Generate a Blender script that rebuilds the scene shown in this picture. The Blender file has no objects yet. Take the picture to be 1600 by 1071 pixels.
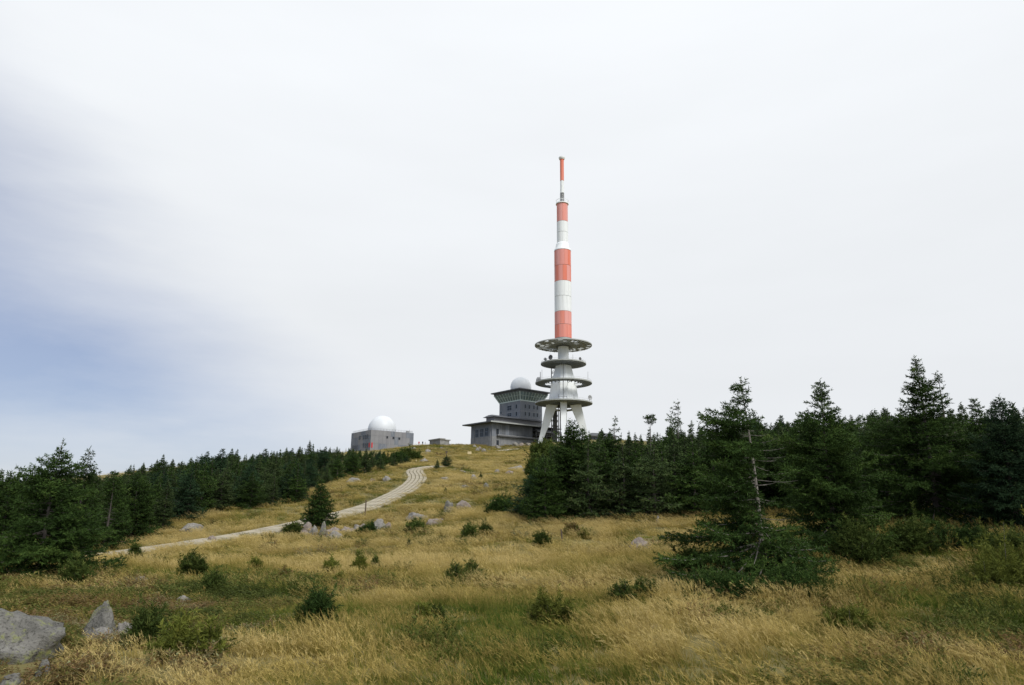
import bpy, math, random
import numpy as np
from mathutils import Vector, Matrix

# ------------------------------------------------------------------ camera
SC = bpy.context.scene
COL = SC.collection
R = math.radians
FPX, CX, CY = 1067.0, 800.0, 535.5
PITCH, ROLL = R(13.8), R(0.62)

cam = bpy.data.cameras.new('camera')
cam.lens, cam.sensor_width, cam.sensor_fit = 24.0, 36.0, 'HORIZONTAL'
cam.clip_start, cam.clip_end = 0.1, 60000
camo = bpy.data.objects.new('camera', cam)
COL.objects.link(camo)
F0 = np.array([0, math.cos(PITCH), math.sin(PITCH)])
R0 = np.array([1.0, 0, 0])
U0 = np.array([0, -math.sin(PITCH), math.cos(PITCH)])
RT = R0 * math.cos(ROLL) + U0 * math.sin(ROLL)
UP = -R0 * math.sin(ROLL) + U0 * math.cos(ROLL)
camo.matrix_world = Matrix(((RT[0], UP[0], -F0[0], 0), (RT[1], UP[1], -F0[1], 0),
                            (RT[2], UP[2], -F0[2], 0), (0, 0, 0, 1)))
SC.camera = camo

# ------------------------------------------------------------------ sun
SUN_EL, SUN_AZ = R(46), R(143)          # azimuth clockwise from +Y: from the right, a little behind
sd = Vector((math.sin(SUN_AZ) * math.cos(SUN_EL), math.cos(SUN_AZ) * math.cos(SUN_EL), math.sin(SUN_EL)))
sl = bpy.data.lights.new('sun', 'SUN')
sl.energy, sl.angle, sl.color = 1.5, R(20), (1.0, 0.97, 0.92)
so = bpy.data.objects.new('sun', sl)
COL.objects.link(so)
so.rotation_euler = sd.to_track_quat('Z', 'Y').to_euler()

# ------------------------------------------------------------------ world: high overcast with a bluish bank to the left
world = bpy.data.worlds.new('World')
SC.world = world
world.use_nodes = True
wt = world.node_tree
wt.nodes.clear()


def wn(kind, **kw):
    n = wt.nodes.new(kind)
    for k, v in kw.items():
        setattr(n, k, v)
    return n


def pixdir(px, py):
    d = F0 + (px - CX) / FPX * RT + (CY - py) / FPX * UP
    return d


bank_n = np.cross(pixdir(0, 190), pixdir(430, 620))
bank_n /= np.linalg.norm(bank_n)
if np.dot(bank_n, pixdir(0, 600)) < 0:
    bank_n = -bank_n
tc = wn('ShaderNodeTexCoord')
sky = wn('ShaderNodeTexSky', sky_type='NISHITA', sun_disc=False, sun_elevation=SUN_EL, sun_rotation=SUN_AZ,
         altitude=1100, air_density=1.0, dust_density=1.5, ozone_density=1.0)
skys = wn('ShaderNodeVectorMath', operation='SCALE')
skys.inputs['Scale'].default_value = 0.105
wt.links.new(sky.outputs[0], skys.inputs[0])
dotn = wn('ShaderNodeVectorMath', operation='DOT_PRODUCT')
dotn.inputs[1].default_value = tuple(bank_n)
wt.links.new(tc.outputs['Generated'], dotn.inputs[0])
mp = wn('ShaderNodeMapping')
mp.inputs['Scale'].default_value = (1.0, 1.0, 4.5)
wt.links.new(tc.outputs['Generated'], mp.inputs[0])
n1 = wn('ShaderNodeTexNoise')
n1.inputs['Scale'].default_value, n1.inputs['Detail'].default_value = 2.6, 5
n1.inputs['Roughness'].default_value = 0.56
wt.links.new(mp.outputs[0], n1.inputs['Vector'])
ns = wn('ShaderNodeMath', operation='MULTIPLY_ADD')
ns.inputs[1].default_value, ns.inputs[2].default_value = 0.16, -0.08
wt.links.new(n1.outputs['Fac'], ns.inputs[0])
ad = wn('ShaderNodeMath', operation='ADD')
wt.links.new(dotn.outputs['Value'], ad.inputs[0])
wt.links.new(ns.outputs[0], ad.inputs[1])
mr = wn('ShaderNodeMapRange', interpolation_type='SMOOTHSTEP')
mr.inputs['From Min'].default_value, mr.inputs['From Max'].default_value = -0.125, 0.20
mr.inputs['To Min'].default_value, mr.inputs['To Max'].default_value = 0.0, 1.0
wt.links.new(ad.outputs[0], mr.inputs['Value'])
sep = wn('ShaderNodeSeparateXYZ')
wt.links.new(tc.outputs['Generated'], sep.inputs[0])
# low pale streaks near the horizon close the bank again
eln = wn('ShaderNodeMath', operation='MULTIPLY_ADD')
eln.inputs[1].default_value, eln.inputs[2].default_value = 0.16, -0.08
wt.links.new(n1.outputs['Fac'], eln.inputs[0])
ela = wn('ShaderNodeMath', operation='ADD')
wt.links.new(sep.outputs['Z'], ela.inputs[0])
wt.links.new(eln.outputs[0], ela.inputs[1])
hr = wn('ShaderNodeMapRange', interpolation_type='SMOOTHSTEP')
hr.inputs['From Min'].default_value, hr.inputs['From Max'].default_value = 0.0, 0.13
hr.inputs['To Min'].default_value, hr.inputs['To Max'].default_value = 0.34, 1.0
wt.links.new(ela.outputs[0], hr.inputs['Value'])
mk = wn('ShaderNodeMath', operation='MULTIPLY')
wt.links.new(mr.outputs[0], mk.inputs[0])
wt.links.new(hr.outputs[0], mk.inputs[1])
n3 = wn('ShaderNodeTexNoise')
n3.inputs['Scale'].default_value, n3.inputs['Detail'].default_value, n3.inputs['Roughness'].default_value = 4.5, 6, 0.6
mp3 = wn('ShaderNodeMapping')
mp3.inputs['Scale'].default_value = (1.0, 1.0, 3.0)
mp3.inputs['Rotation'].default_value = (0, R(12), 0)
wt.links.new(tc.outputs['Generated'], mp3.inputs[0])
wt.links.new(mp3.outputs[0], n3.inputs['Vector'])
n3s = wn('ShaderNodeMapRange')
n3s.inputs['From Min'].default_value, n3s.inputs['From Max'].default_value = 0.3, 0.7
n3s.inputs['To Min'].default_value, n3s.inputs['To Max'].default_value = 0.86, 1.10
wt.links.new(n3.outputs['Fac'], n3s.inputs['Value'])
mk2 = wn('ShaderNodeMath', operation='MULTIPLY')
mk2.use_clamp = True
wt.links.new(n3s.outputs[0], mk2.inputs[1])
wt.links.new(mk.outputs[0], mk2.inputs[0])
# overcast brightness rises towards the zenith
cr = wn('ShaderNodeMapRange')
cr.inputs['From Min'].default_value, cr.inputs['From Max'].default_value = 0.0, 0.9
cr.inputs['To Min'].default_value, cr.inputs['To Max'].default_value = 0.805, 1.03
wt.links.new(sep.outputs['Z'], cr.inputs['Value'])
n2 = wn('ShaderNodeTexNoise')
n2.inputs['Scale'].default_value, n2.inputs['Detail'].default_value = 1.7, 4
wt.links.new(mp.outputs[0], n2.inputs['Vector'])
n2s = wn('ShaderNodeMath', operation='MULTIPLY_ADD')
n2s.inputs[1].default_value, n2s.inputs[2].default_value = 0.15, 0.925
wt.links.new(n2.outputs['Fac'], n2s.inputs[0])
cm = wn('ShaderNodeMath', operation='MULTIPLY')
wt.links.new(cr.outputs[0], cm.inputs[0])
wt.links.new(n2s.outputs[0], cm.inputs[1])
cc = wn('ShaderNodeVectorMath', operation='SCALE')
cc.inputs[0].default_value = (0.955, 0.985, 1.02)
wt.links.new(cm.outputs[0], cc.inputs['Scale'])
bankmix = wn('ShaderNodeMix', data_type='RGBA')
bankmix.inputs['Factor'].default_value = 0.62
bankmix.inputs[7].default_value = (0.40, 0.455, 0.64, 1)
wt.links.new(skys.outputs[0], bankmix.inputs[6])
fin = wn('ShaderNodeMix', data_type='RGBA')
wt.links.new(mk2.outputs[0], fin.inputs['Factor'])
wt.links.new(cc.outputs[0], fin.inputs[6])
wt.links.new(bankmix.outputs[2], fin.inputs[7])
bg = wn('ShaderNodeBackground')
bg.inputs['Strength'].default_value = 0.617
wt.links.new(fin.outputs[2], bg.inputs['Color'])
wo = wn('ShaderNodeOutputWorld')
wt.links.new(bg.outputs[0], wo.inputs['Surface'])

SC.view_settings.view_transform = 'Standard'
SC.view_settings.look = 'None'
SC.view_settings.exposure = 0.70
SC.view_settings.gamma = 1.0
SC.render.engine = 'CYCLES'
SC.cycles.use_denoising = True
SC.cycles.max_bounces = 6
SC.cycles.diffuse_bounces = 3
SC.cycles.transparent_max_bounces = 8

# ------------------------------------------------------------------ photo geometry helpers


def at(px, py, Y):
    d = pixdir(px, py)
    return d * (Y / d[1])


def project(p):
    p = np.asarray(p, float)
    d = p @ F0
    return CX + FPX * (p @ RT) / d, CY - FPX * (p @ UP) / d


def hash2(ix, iy, seed):
    n = (ix.astype(np.int64) * 374761393 + iy.astype(np.int64) * 668265263 + seed * 1442695041) & 0xFFFFFFFF
    n = ((n ^ (n >> 13)) * 1274126177) & 0xFFFFFFFF
    return ((n ^ (n >> 16)) & 0xFFFF) / 65535.0


def vnoise(x, y, seed=0):
    x = np.asarray(x, float)
    y = np.asarray(y, float)
    ix, iy = np.floor(x), np.floor(y)
    fx, fy = x - ix, y - iy
    fx = fx * fx * (3 - 2 * fx)
    fy = fy * fy * (3 - 2 * fy)
    a = hash2(ix, iy, seed)
    b = hash2(ix + 1, iy, seed)
    c = hash2(ix, iy + 1, seed)
    d = hash2(ix + 1, iy + 1, seed)
    return (a * (1 - fx) + b * fx) * (1 - fy) + (c * (1 - fx) + d * fx) * fy - 0.5


def sstep(a, b, x):
    t = np.clip((np.asarray(x, float) - a) / (b - a), 0, 1)
    return t * t * (3 - 2 * t)


# centre line of the concrete slab path: photo position and distance
PATHPX = [(-160, 903, 37), (10, 886, 39.5), (120, 875, 42), (224, 860.5, 44.5), (330, 846, 48), (440, 826.5, 53), (527, 806.5, 59),
          (570, 795, 63.5), (602, 782, 68.5), (632, 767, 77), (650, 752, 87), (651.5, 743.5, 94), (648, 737.3, 101),
          (655, 733.2, 106), (685, 729.5, 112), (715, 729, 120)]
CTRL = [(0, 1071, 9.2), (400, 1071, 9.7), (800, 1071, 9.7), (1200, 1071, 9.4), (1600, 1071, 9),
        (0, 985, 12.8), (150, 990, 12.8), (300, 960, 16), (600, 960, 17), (900, 960, 16.5), (1250, 960, 15), (1600, 960, 13.6),
        (62, 903, 24), (250, 900, 25), (500, 892, 29), (800, 890, 27), (1000, 868, 30), (1185, 906, 18.5), (1450, 890, 21.5),
        (1600, 884, 20), (500, 842, 46), (650, 828, 49), (700, 799, 60), (830, 812, 45), (950, 812, 43), (1080, 806, 43),
        (235, 838, 51), (320, 818, 56), (400, 793, 66), (480, 777, 74), (560, 748, 98), (640, 729, 116),
        (760, 762, 80), (770, 732, 118), (740, 746, 100), (840, 740, 105), (1300, 852, 25), (1430, 832, 29), (1600, 840, 26),
        (1240, 802, 44), (1450, 798, 44), (720, 733, 112), (700, 727, 128), (660, 727, 124), (740, 722, 150), (680, 722, 150),
        (556, 706, 245), (600, 704, 240), (650, 698.5, 236), (700, 697.5, 240), (740, 697, 258), (785, 703, 256), (800, 704, 245), (775, 706, 235), (840, 695, 260),
        (930, 688, 266), (700, 712, 185), (760, 711, 190), (620, 714, 180),
        (1300, 712, 80), (1500, 725, 70), (1000, 722, 110), (1150, 716, 95), (1600, 735, 70), (920, 705, 190), (1050, 705, 190),
        (350, 739, 125), (450, 719, 170), (200, 786, 85), (80, 795, 80), (-60, 800, 78), (280, 752, 108), (500, 712, 215)]
cp = [at(*c) for c in CTRL] + [at(*c) for c in PATHPX]
cp += [np.array(c, float) for c in [
    (0, 0, -3.3), (-14, 2, -3.2), (14, 2, -3.2), (40, 5, -3.0), (-40, 8, -3.6), (0, -30, -6), (60, -20, -6), (-60, -20, -8),
    (0, -120, -28), (120, -90, -22), (-120, -90, -32), (-110, 40, -7), (-160, 110, -9), (-200, 200, -6), (-120, 240, 10),
    (-240, 60, -30), (-260, 330, -20), (-90, 330, 14), (0, 300, 26), (60, 300, 26.5), (0, 380, 14), (100, 350, 16),
    (90, 40, 0.5), (120, 90, 9), (110, 150, 13), (120, 230, 17), (230, 80, 0), (260, 200, 0), (220, 340, -6), (0, 480, -14),
    (60, 130, 12.5), (85, 200, 18), (30, 20, -2.4), (45, 30, -1.0)]]
CPA = np.array(cp)


def tps_k(r2):
    return np.where(r2 > 1e-9, 0.5 * r2 * np.log(np.maximum(r2, 1e-9)), 0.0)


def tps_fit(P, lam):
    n = len(P)
    S = P[:, :2] / 100.0
    K = tps_k(((S[:, None] - S[None]) ** 2).sum(-1)) + lam * np.eye(n)
    Q = np.hstack([np.ones((n, 1)), S])
    A = np.zeros((n + 3, n + 3))
    A[:n, :n], A[:n, n:], A[n:, :n] = K, Q, Q.T
    sol = np.linalg.solve(A, np.concatenate([P[:, 2], np.zeros(3)]))
    return S, sol


TS, TW = tps_fit(CPA, 2e-5)


def path_curve():
    P = np.array([at(*c)[:2] for c in PATHPX])
    out = []
    for i in range(len(P) - 1):
        p0, p1, p2, p3 = P[max(i - 1, 0)], P[i], P[i + 1], P[min(i + 2, len(P) - 1)]
        for t in np.linspace(0, 1, 24, endpoint=False):
            out.append(0.5 * (2 * p1 + (p2 - p0) * t + (2 * p0 - 5 * p1 + 4 * p2 - p3) * t * t + (3 * p1 - p0 - 3 * p2 + p3) * t ** 3))
    out.append(P[-1])
    out = np.array(out)
    s = np.concatenate([[0], np.cumsum(np.hypot(*(np.diff(out, axis=0).T)))])
    return out, s


PC, PS = path_curve()


def path_dist(x, y):
    x = np.atleast_1d(np.asarray(x, float))
    y = np.atleast_1d(np.asarray(y, float))
    out = np.full(x.shape, 1e9)
    Q = PC[::3]
    for k in range(0, len(x), 20000):
        d2 = (x[k:k + 20000, None] - Q[None, :, 0]) ** 2 + (y[k:k + 20000, None] - Q[None, :, 1]) ** 2
        out[k:k + 20000] = np.sqrt(d2.min(1))
    return out


def gz(x, y):
    x = np.atleast_1d(np.asarray(x, float))
    y = np.atleast_1d(np.asarray(y, float))
    z = np.empty(x.shape)
    for k in range(0, len(x), 20000):
        S = np.stack([x[k:k + 20000], y[k:k + 20000]], 1) / 100.0
        r2 = ((S[:, None] - TS[None]) ** 2).sum(-1)
        n = len(TS)
        z[k:k + 20000] = tps_k(r2) @ TW[:n] + TW[n] + S @ TW[n + 1:]
    amp = sstep(1.8, 5.0, path_dist(x, y))
    z = z + amp * (0.34 * vnoise(x / 9.0, y / 9.0, 1) + 0.24 * vnoise(x / 3.3, y / 3.3, 2) + 0.12 * vnoise(x / 1.1, y / 1.1, 3))
    r = np.hypot(x, y - 120)
    w = sstep(300, 620, r)
    far = np.maximum(-(r - 300) * 0.20 - 20, -520) + 25 * vnoise(x / 700, y / 700, 5)
    return z * (1 - w) + far * w


_T = np.concatenate([np.linspace(5, 60, 500), np.geomspace(60.2, 420, 900)])


def place(px, py, tmax=400):
    """where the sight line through a photo position meets the ground"""
    d = pixdir(px, py)
    d = d / d[1]
    P = _T[:, None] * d
    h = P[:, 2] - gz(P[:, 0], P[:, 1])
    h = h[_T < tmax]
    neg = np.where(h < 0)[0]
    if len(neg):
        i = neg[0]
        if i > 0:
            t = _T[i - 1] + (_T[i] - _T[i - 1]) * h[i - 1] / (h[i - 1] - h[i])
        else:
            t = _T[0]
    else:
        t = _T[int(np.argmin(h))]
    p = t * d
    return np.array([p[0], p[1], gz(p[0], p[1])[0]])


def mpp(p):
    """metres per photo pixel at a point"""
    return float(np.asarray(p) @ F0) / FPX


# ------------------------------------------------------------------ materials


def material(name, c1, c2=None, scale=3.0, rough=0.85, bump=0.0, c3=None, scale2=None, metal=0.0, detail=5, coords='Object', spec=0.3,
             lo=0.35, hi=0.65, transl=0.0, stretch=None):
    m = bpy.data.materials.new(name)
    m.use_nodes = True
    nt = m.node_tree
    b = nt.nodes['Principled BSDF']
    b.inputs['Roughness'].default_value = rough
    b.inputs['Metallic'].default_value = metal
    b.inputs['Specular IOR Level'].default_value = spec
    b.inputs['Base Color'].default_value = (*c1, 1)
    if c2 is None:
        return m
    t = nt.nodes.new('ShaderNodeTexCoord')
    vec = t.outputs[coords]
    if stretch:
        mpn = nt.nodes.new('ShaderNodeMapping')
        mpn.inputs['Scale'].default_value = stretch
        nt.links.new(vec, mpn.inputs[0])
        vec = mpn.outputs[0]
    n = nt.nodes.new('ShaderNodeTexNoise')
    n.inputs['Scale'].default_value, n.inputs['Detail'].default_value = scale, detail
    nt.links.new(vec, n.inputs['Vector'])
    r = nt.nodes.new('ShaderNodeMapRange')
    r.inputs['From Min'].default_value, r.inputs['From Max'].default_value = lo, hi
    nt.links.new(n.outputs['Fac'], r.inputs['Value'])
    mx = nt.nodes.new('ShaderNodeMix')
    mx.data_type = 'RGBA'
    mx.inputs[6].default_value, mx.inputs[7].default_value = (*c1, 1), (*c2, 1)
    nt.links.new(r.outputs[0], mx.inputs['Factor'])
    out = mx.outputs[2]
    if c3 is not None:
        n3 = nt.nodes.new('ShaderNodeTexNoise')
        n3.inputs['Scale'].default_value, n3.inputs['Detail'].default_value = scale2 or scale * 4, 6
        nt.links.new(vec, n3.inputs['Vector'])
        r3 = nt.nodes.new('ShaderNodeMapRange')
        r3.inputs['From Min'].default_value, r3.inputs['From Max'].default_value = 0.54, 0.68
        nt.links.new(n3.outputs['Fac'], r3.inputs['Value'])
        m3 = nt.nodes.new('ShaderNodeMix')
        m3.data_type = 'RGBA'
        m3.inputs[7].default_value = (*c3, 1)
        nt.links.new(out, m3.inputs[6])
        nt.links.new(r3.outputs[0], m3.inputs['Factor'])
        out = m3.outputs[2]
    nt.links.new(out, b.inputs['Base Color'])
    if bump:
        bp = nt.nodes.new('ShaderNodeBump')
        bp.inputs['Strength'].default_value = bump
        nb = nt.nodes.new('ShaderNodeTexNoise')
        nb.inputs['Scale'].default_value, nb.inputs['Detail'].default_value = scale * 5, 8
        nt.links.new(vec, nb.inputs['Vector'])
        nt.links.new(nb.outputs['Fac'], bp.inputs['Height'])
        nt.links.new(bp.outputs[0], b.inputs['Normal'])
    return m


def foliage_mat(name, cols, transl=0.25, attr='tint', inst=None, rough=0.7):
    """leaf material: colour ramp over a per-leaf attribute, some light through the leaf"""
    m = bpy.data.materials.new(name)
    m.use_nodes = True
    nt = m.node_tree
    nt.nodes.clear()
    o = nt.nodes.new('ShaderNodeOutputMaterial')
    a = nt.nodes.new('ShaderNodeAttribute')
    a.attribute_name = attr
    fac = a.outputs['Fac']
    if inst:
        a2 = nt.nodes.new('ShaderNodeAttribute')
        a2.attribute_name, a2.attribute_type = inst, 'INSTANCER'
        ma = nt.nodes.new('ShaderNodeMath')
        ma.operation = 'ADD'
        nt.links.new(fac, ma.inputs[0])
        nt.links.new(a2.outputs['Fac'], ma.inputs[1])
        fac = ma.outputs[0]
    rp = nt.nodes.new('ShaderNodeValToRGB')
    e = rp.color_ramp.elements
    while len(e) < len(cols):
        e.new(0.5)
    for i, (p, c) in enumerate(cols):
        e[i].position, e[i].color = p, (*c, 1)
    nt.links.new(fac, rp.inputs[0])
    oi = nt.nodes.new('ShaderNodeObjectInfo')
    hs = nt.nodes.new('ShaderNodeHueSaturation')
    vr = nt.nodes.new('ShaderNodeMapRange')
    vr.inputs['To Min'].default_value, vr.inputs['To Max'].default_value = 0.78, 1.22
    nt.links.new(oi.outputs['Random'], vr.inputs['Value'])
    nt.links.new(vr.outputs[0], hs.inputs['Value'])
    nt.links.new(rp.outputs[0], hs.inputs['Color'])
    d = nt.nodes.new('ShaderNodeBsdfPrincipled')
    d.inputs['Roughness'].default_value = rough
    d.inputs['Specular IOR Level'].default_value = 0.06
    t = nt.nodes.new('ShaderNodeBsdfTranslucent')
    mx = nt.nodes.new('ShaderNodeMixShader')
    mx.inputs[0].default_value = transl
    for n in (d, t):
        nt.links.new(hs.outputs[0], n.inputs[0])
    nt.links.new(d.outputs[0], mx.inputs[1])
    nt.links.new(t.outputs[0], mx.inputs[2])
    nt.links.new(mx.outputs[0], o.inputs[0])
    return m


M = {}
M['white_paint'] = material('white_paint', (0.85, 0.885, 0.905), (0.80, 0.835, 0.85), 0.35, 0.55, c3=(0.73, 0.76, 0.77), scale2=0.9, stretch=(1, 1, 0.25))
M['deck'] = material('deck_steel', (0.245, 0.265, 0.275), (0.185, 0.20, 0.21), 0.6, 0.7, c3=(0.31, 0.325, 0.335), scale2=2)
M['rim'] = material('rim_steel', (0.44, 0.46, 0.45), (0.36, 0.38, 0.37), 0.8, 0.6)
M['dark_steel'] = material('dark_steel', (0.10, 0.105, 0.11), (0.14, 0.14, 0.145), 1.5, 0.6)
M['grey_steel'] = material('grey_steel', (0.33, 0.34, 0.35), (0.42, 0.43, 0.44), 1.5, 0.5)
M['radome'] = material('radome_white', (0.68, 0.71, 0.74), (0.64, 0.67, 0.70), 0.5, 0.45)
M['slate_roof'] = material('dark_roof', (0.075, 0.08, 0.09), (0.105, 0.11, 0.12), 0.8, 0.6)
M['fascia'] = material('grey_fascia', (0.30, 0.31, 0.33), (0.24, 0.25, 0.27), 1.0, 0.6)
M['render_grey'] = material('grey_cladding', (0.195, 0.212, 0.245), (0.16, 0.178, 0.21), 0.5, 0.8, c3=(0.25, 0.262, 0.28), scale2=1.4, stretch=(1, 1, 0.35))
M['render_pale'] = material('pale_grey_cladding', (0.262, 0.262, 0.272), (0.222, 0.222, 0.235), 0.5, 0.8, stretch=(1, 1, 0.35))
M['dark_cladding'] = material('dark_grey_cladding', (0.115, 0.125, 0.142), (0.145, 0.155, 0.17), 0.5, 0.8, stretch=(1, 1, 0.35))
M['plinth'] = material('weathered_plinth', (0.27, 0.275, 0.28), (0.20, 0.206, 0.215), 0.7, 0.9, c3=(0.20, 0.20, 0.20), scale2=1.8)
M['glass_dark'] = material('dark_window_glass', (0.022, 0.028, 0.036), None, rough=0.15, spec=0.25)
M['frame_blue'] = material('blue_grey_window_frame', (0.20, 0.25, 0.31), (0.24, 0.28, 0.34), 2, 0.5)
M['frame_green'] = material('pale_green_mullion', (0.52, 0.62, 0.60), (0.46, 0.55, 0.53), 2, 0.5)
M['interior'] = material('pale_interior', (0.70, 0.78, 0.82), (0.62, 0.70, 0.74), 0.7, 0.9)
M['red_sign'] = material('red_banner', (0.62, 0.035, 0.045), (0.55, 0.03, 0.04), 1, 0.6)
M['concrete'] = material('old_concrete', (0.30, 0.295, 0.28), (0.22, 0.22, 0.21), 0.9, 0.95, c3=(0.36, 0.35, 0.33), scale2=3)
M['slab'] = material('path_concrete', (0.40, 0.355, 0.27), (0.28, 0.25, 0.185), 0.55, 0.95, c3=(0.45, 0.41, 0.325), scale2=5, bump=0.3)
M['soil'] = material('path_bed', (0.15, 0.13, 0.06), (0.12, 0.11, 0.045), 2.0, 0.95, c3=(0.17, 0.15, 0.055), scale2=7, bump=0.4)
M['wood'] = material('weathered_wood', (0.13, 0.10, 0.075), (0.085, 0.065, 0.05), 6, 0.9, stretch=(1, 1, 0.15))
M['board'] = material('tan_board', (0.66, 0.56, 0.33), (0.58, 0.48, 0.28), 4, 0.8)
M['bark'] = material('spruce_bark', (0.085, 0.072, 0.062), (0.14, 0.125, 0.115), 9, 0.95, stretch=(1, 1, 0.3))
M['dead'] = material('bleached_wood', (0.26, 0.24, 0.215), (0.17, 0.155, 0.14), 9, 0.95, stretch=(1, 1, 0.3))


def rock_mat(name, dark, light, lichen, lam=0.6):
    m = bpy.data.materials.new(name)
    m.use_nodes = True
    nt = m.node_tree
    b = nt.nodes['Principled BSDF']
    b.inputs['Roughness'].default_value = 0.95
    b.inputs['Specular IOR Level'].default_value = 0.15
    tcn = nt.nodes.new('ShaderNodeTexCoord')

    def noise(scale, detail, lo, hi, rough=0.6):
        n = nt.nodes.new('ShaderNodeTexNoise')
        n.inputs['Scale'].default_value, n.inputs['Detail'].default_value, n.inputs['Roughness'].default_value = scale, detail, rough
        nt.links.new(tcn.outputs['Object'], n.inputs['Vector'])
        r = nt.nodes.new('ShaderNodeMapRange')
        r.inputs['From Min'].default_value, r.inputs['From Max'].default_value = lo, hi
        nt.links.new(n.outputs['Fac'], r.inputs['Value'])
        return r.outputs[0], n.outputs['Fac']

    def mix(fac, a, b_):
        x = nt.nodes.new('ShaderNodeMix')
        x.data_type = 'RGBA'
        nt.links.new(fac, x.inputs['Factor'])
        for sck, val in ((6, a), (7, b_)):
            if isinstance(val, tuple):
                x.inputs[sck].default_value = (*val, 1)
            else:
                nt.links.new(val, x.inputs[sck])
        return x.outputs[2]
    f1, _ = noise(3.0, 9, 0.34, 0.66, 0.72)
    c = mix(f1, dark, light)
    f2, _ = noise(26.0, 4, 0.5, 0.72)
    c = mix(f2, c, tuple(x * 0.45 for x in dark))          # mica speckle
    f3, _ = noise(5.0, 8, 0.54, 0.66, 0.7)
    c = mix(f3, c, lichen)
    f4, h4 = noise(2.2, 10, 0.60, 0.68, 0.75)
    c = mix(f4, c, tuple(x * 0.4 for x in dark))           # dark crusts
    nt.links.new(c, b.inputs['Base Color'])
    bp = nt.nodes.new('ShaderNodeBump')
    bp.inputs['Strength'].default_value, bp.inputs['Distance'].default_value = 0.9, 0.08
    _, hb = noise(9.0, 10, 0, 1, 0.7)
    nt.links.new(hb, bp.inputs['Height'])
    nt.links.new(bp.outputs[0], b.inputs['Normal'])
    return m


M['rock'] = rock_mat('granite', (0.19, 0.18, 0.165), (0.34, 0.322, 0.295), (0.25, 0.25, 0.18))
M['rock_red'] = rock_mat('reddish_granite', (0.22, 0.18, 0.155), (0.34, 0.295, 0.26), (0.28, 0.27, 0.22))
M['rock_grey'] = rock_mat('lichen_granite', (0.115, 0.112, 0.10), (0.27, 0.262, 0.24), (0.27, 0.29, 0.11))
for nm, c in {'skin': (0.5, 0.33, 0.25), 'hair': (0.05, 0.035, 0.025), 'jacket_red': (0.5, 0.045, 0.05), 'jacket_black': (0.02, 0.02, 0.025),
              'jacket_pale': (0.45, 0.44, 0.42), 'jacket_blue': (0.10, 0.20, 0.32), 'trousers_dark': (0.04, 0.045, 0.06),
              'trousers_tan': (0.24, 0.17, 0.13)}.items():
    M[nm] = material(nm, c, tuple(x * 0.8 for x in c), 8, 0.85)


def red_panel_mat():
    m = material('salmon_red_shell', (0.72, 0.160, 0.085), (0.75, 0.25, 0.17), 0.45, 0.5, stretch=(1, 1, 0.12))  # pale salmon red, blended pinker by a random share per panel
    nt = m.node_tree
    b = nt.nodes['Principled BSDF']
    src = b.inputs['Base Color'].links[0].from_socket
    oi = nt.nodes.new('ShaderNodeObjectInfo')
    mx = nt.nodes.new('ShaderNodeMix')
    mx.data_type = 'RGBA'
    mx.inputs[7].default_value = (0.75, 0.38, 0.36, 1)
    nt.links.new(oi.outputs['Random'], mx.inputs['Factor'])
    nt.links.new(src, mx.inputs[6])
    nt.links.new(mx.outputs[2], b.inputs['Base Color'])
    return m


M['red_shell'] = red_panel_mat()


def glass_mat():
    m = bpy.data.materials.new('clear_green_glass')
    m.use_nodes = True
    nt = m.node_tree
    nt.nodes.clear()
    o = nt.nodes.new('ShaderNodeOutputMaterial')
    t = nt.nodes.new('ShaderNodeBsdfTransparent')
    t.inputs[0].default_value = (0.72, 0.82, 0.78, 1)
    g = nt.nodes.new('ShaderNodeBsdfGlossy')
    g.inputs['Roughness'].default_value = 0.05
    f = nt.nodes.new('ShaderNodeFresnel')
    f.inputs[0].default_value = 1.6
    d = nt.nodes.new('ShaderNodeBsdfDiffuse')
    d.inputs[0].default_value = (0.26, 0.35, 0.38, 1)
    y = nt.nodes.new('ShaderNodeMixShader')
    y.inputs[0].default_value = 0.5
    nt.links.new(t.outputs[0], y.inputs[1])
    nt.links.new(d.outputs[0], y.inputs[2])
    x = nt.nodes.new('ShaderNodeMixShader')
    nt.links.new(f.outputs[0], x.inputs[0])
    nt.links.new(y.outputs[0], x.inputs[1])
    nt.links.new(g.outputs[0], x.inputs[2])
    nt.links.new(x.outputs[0], o.inputs[0])
    return m


M['glass_clear'] = glass_mat()
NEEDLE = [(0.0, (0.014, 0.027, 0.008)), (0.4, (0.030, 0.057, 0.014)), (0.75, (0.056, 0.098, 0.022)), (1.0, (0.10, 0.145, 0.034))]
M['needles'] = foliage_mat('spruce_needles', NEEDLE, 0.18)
M['needles_blue'] = foliage_mat('blue_green_needles', [(0.0, (0.012, 0.026, 0.013)), (0.45, (0.025, 0.052, 0.024)), (1.0, (0.065, 0.11, 0.045))], 0.18)
M['needles_hazed'] = foliage_mat('hazed_needles', [(0.0, (0.020, 0.034, 0.013)), (0.4, (0.042, 0.068, 0.024)), (0.75, (0.072, 0.105, 0.036)), (1.0, (0.12, 0.145, 0.055))], 0.2)  # haze and light on the background forest mixed into the needle colour
M['bush'] = foliage_mat('bush_needles', [(0.0, (0.030, 0.048, 0.012)), (0.5, (0.060, 0.088, 0.020)), (1.0, (0.12, 0.145, 0.035))], 0.2)
M['lime_bush'] = foliage_mat('lime_shrub_leaves', [(0.0, (0.055, 0.068, 0.016)), (0.5, (0.115, 0.135, 0.025)), (1.0, (0.21, 0.215, 0.045))], 0.25)
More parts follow.
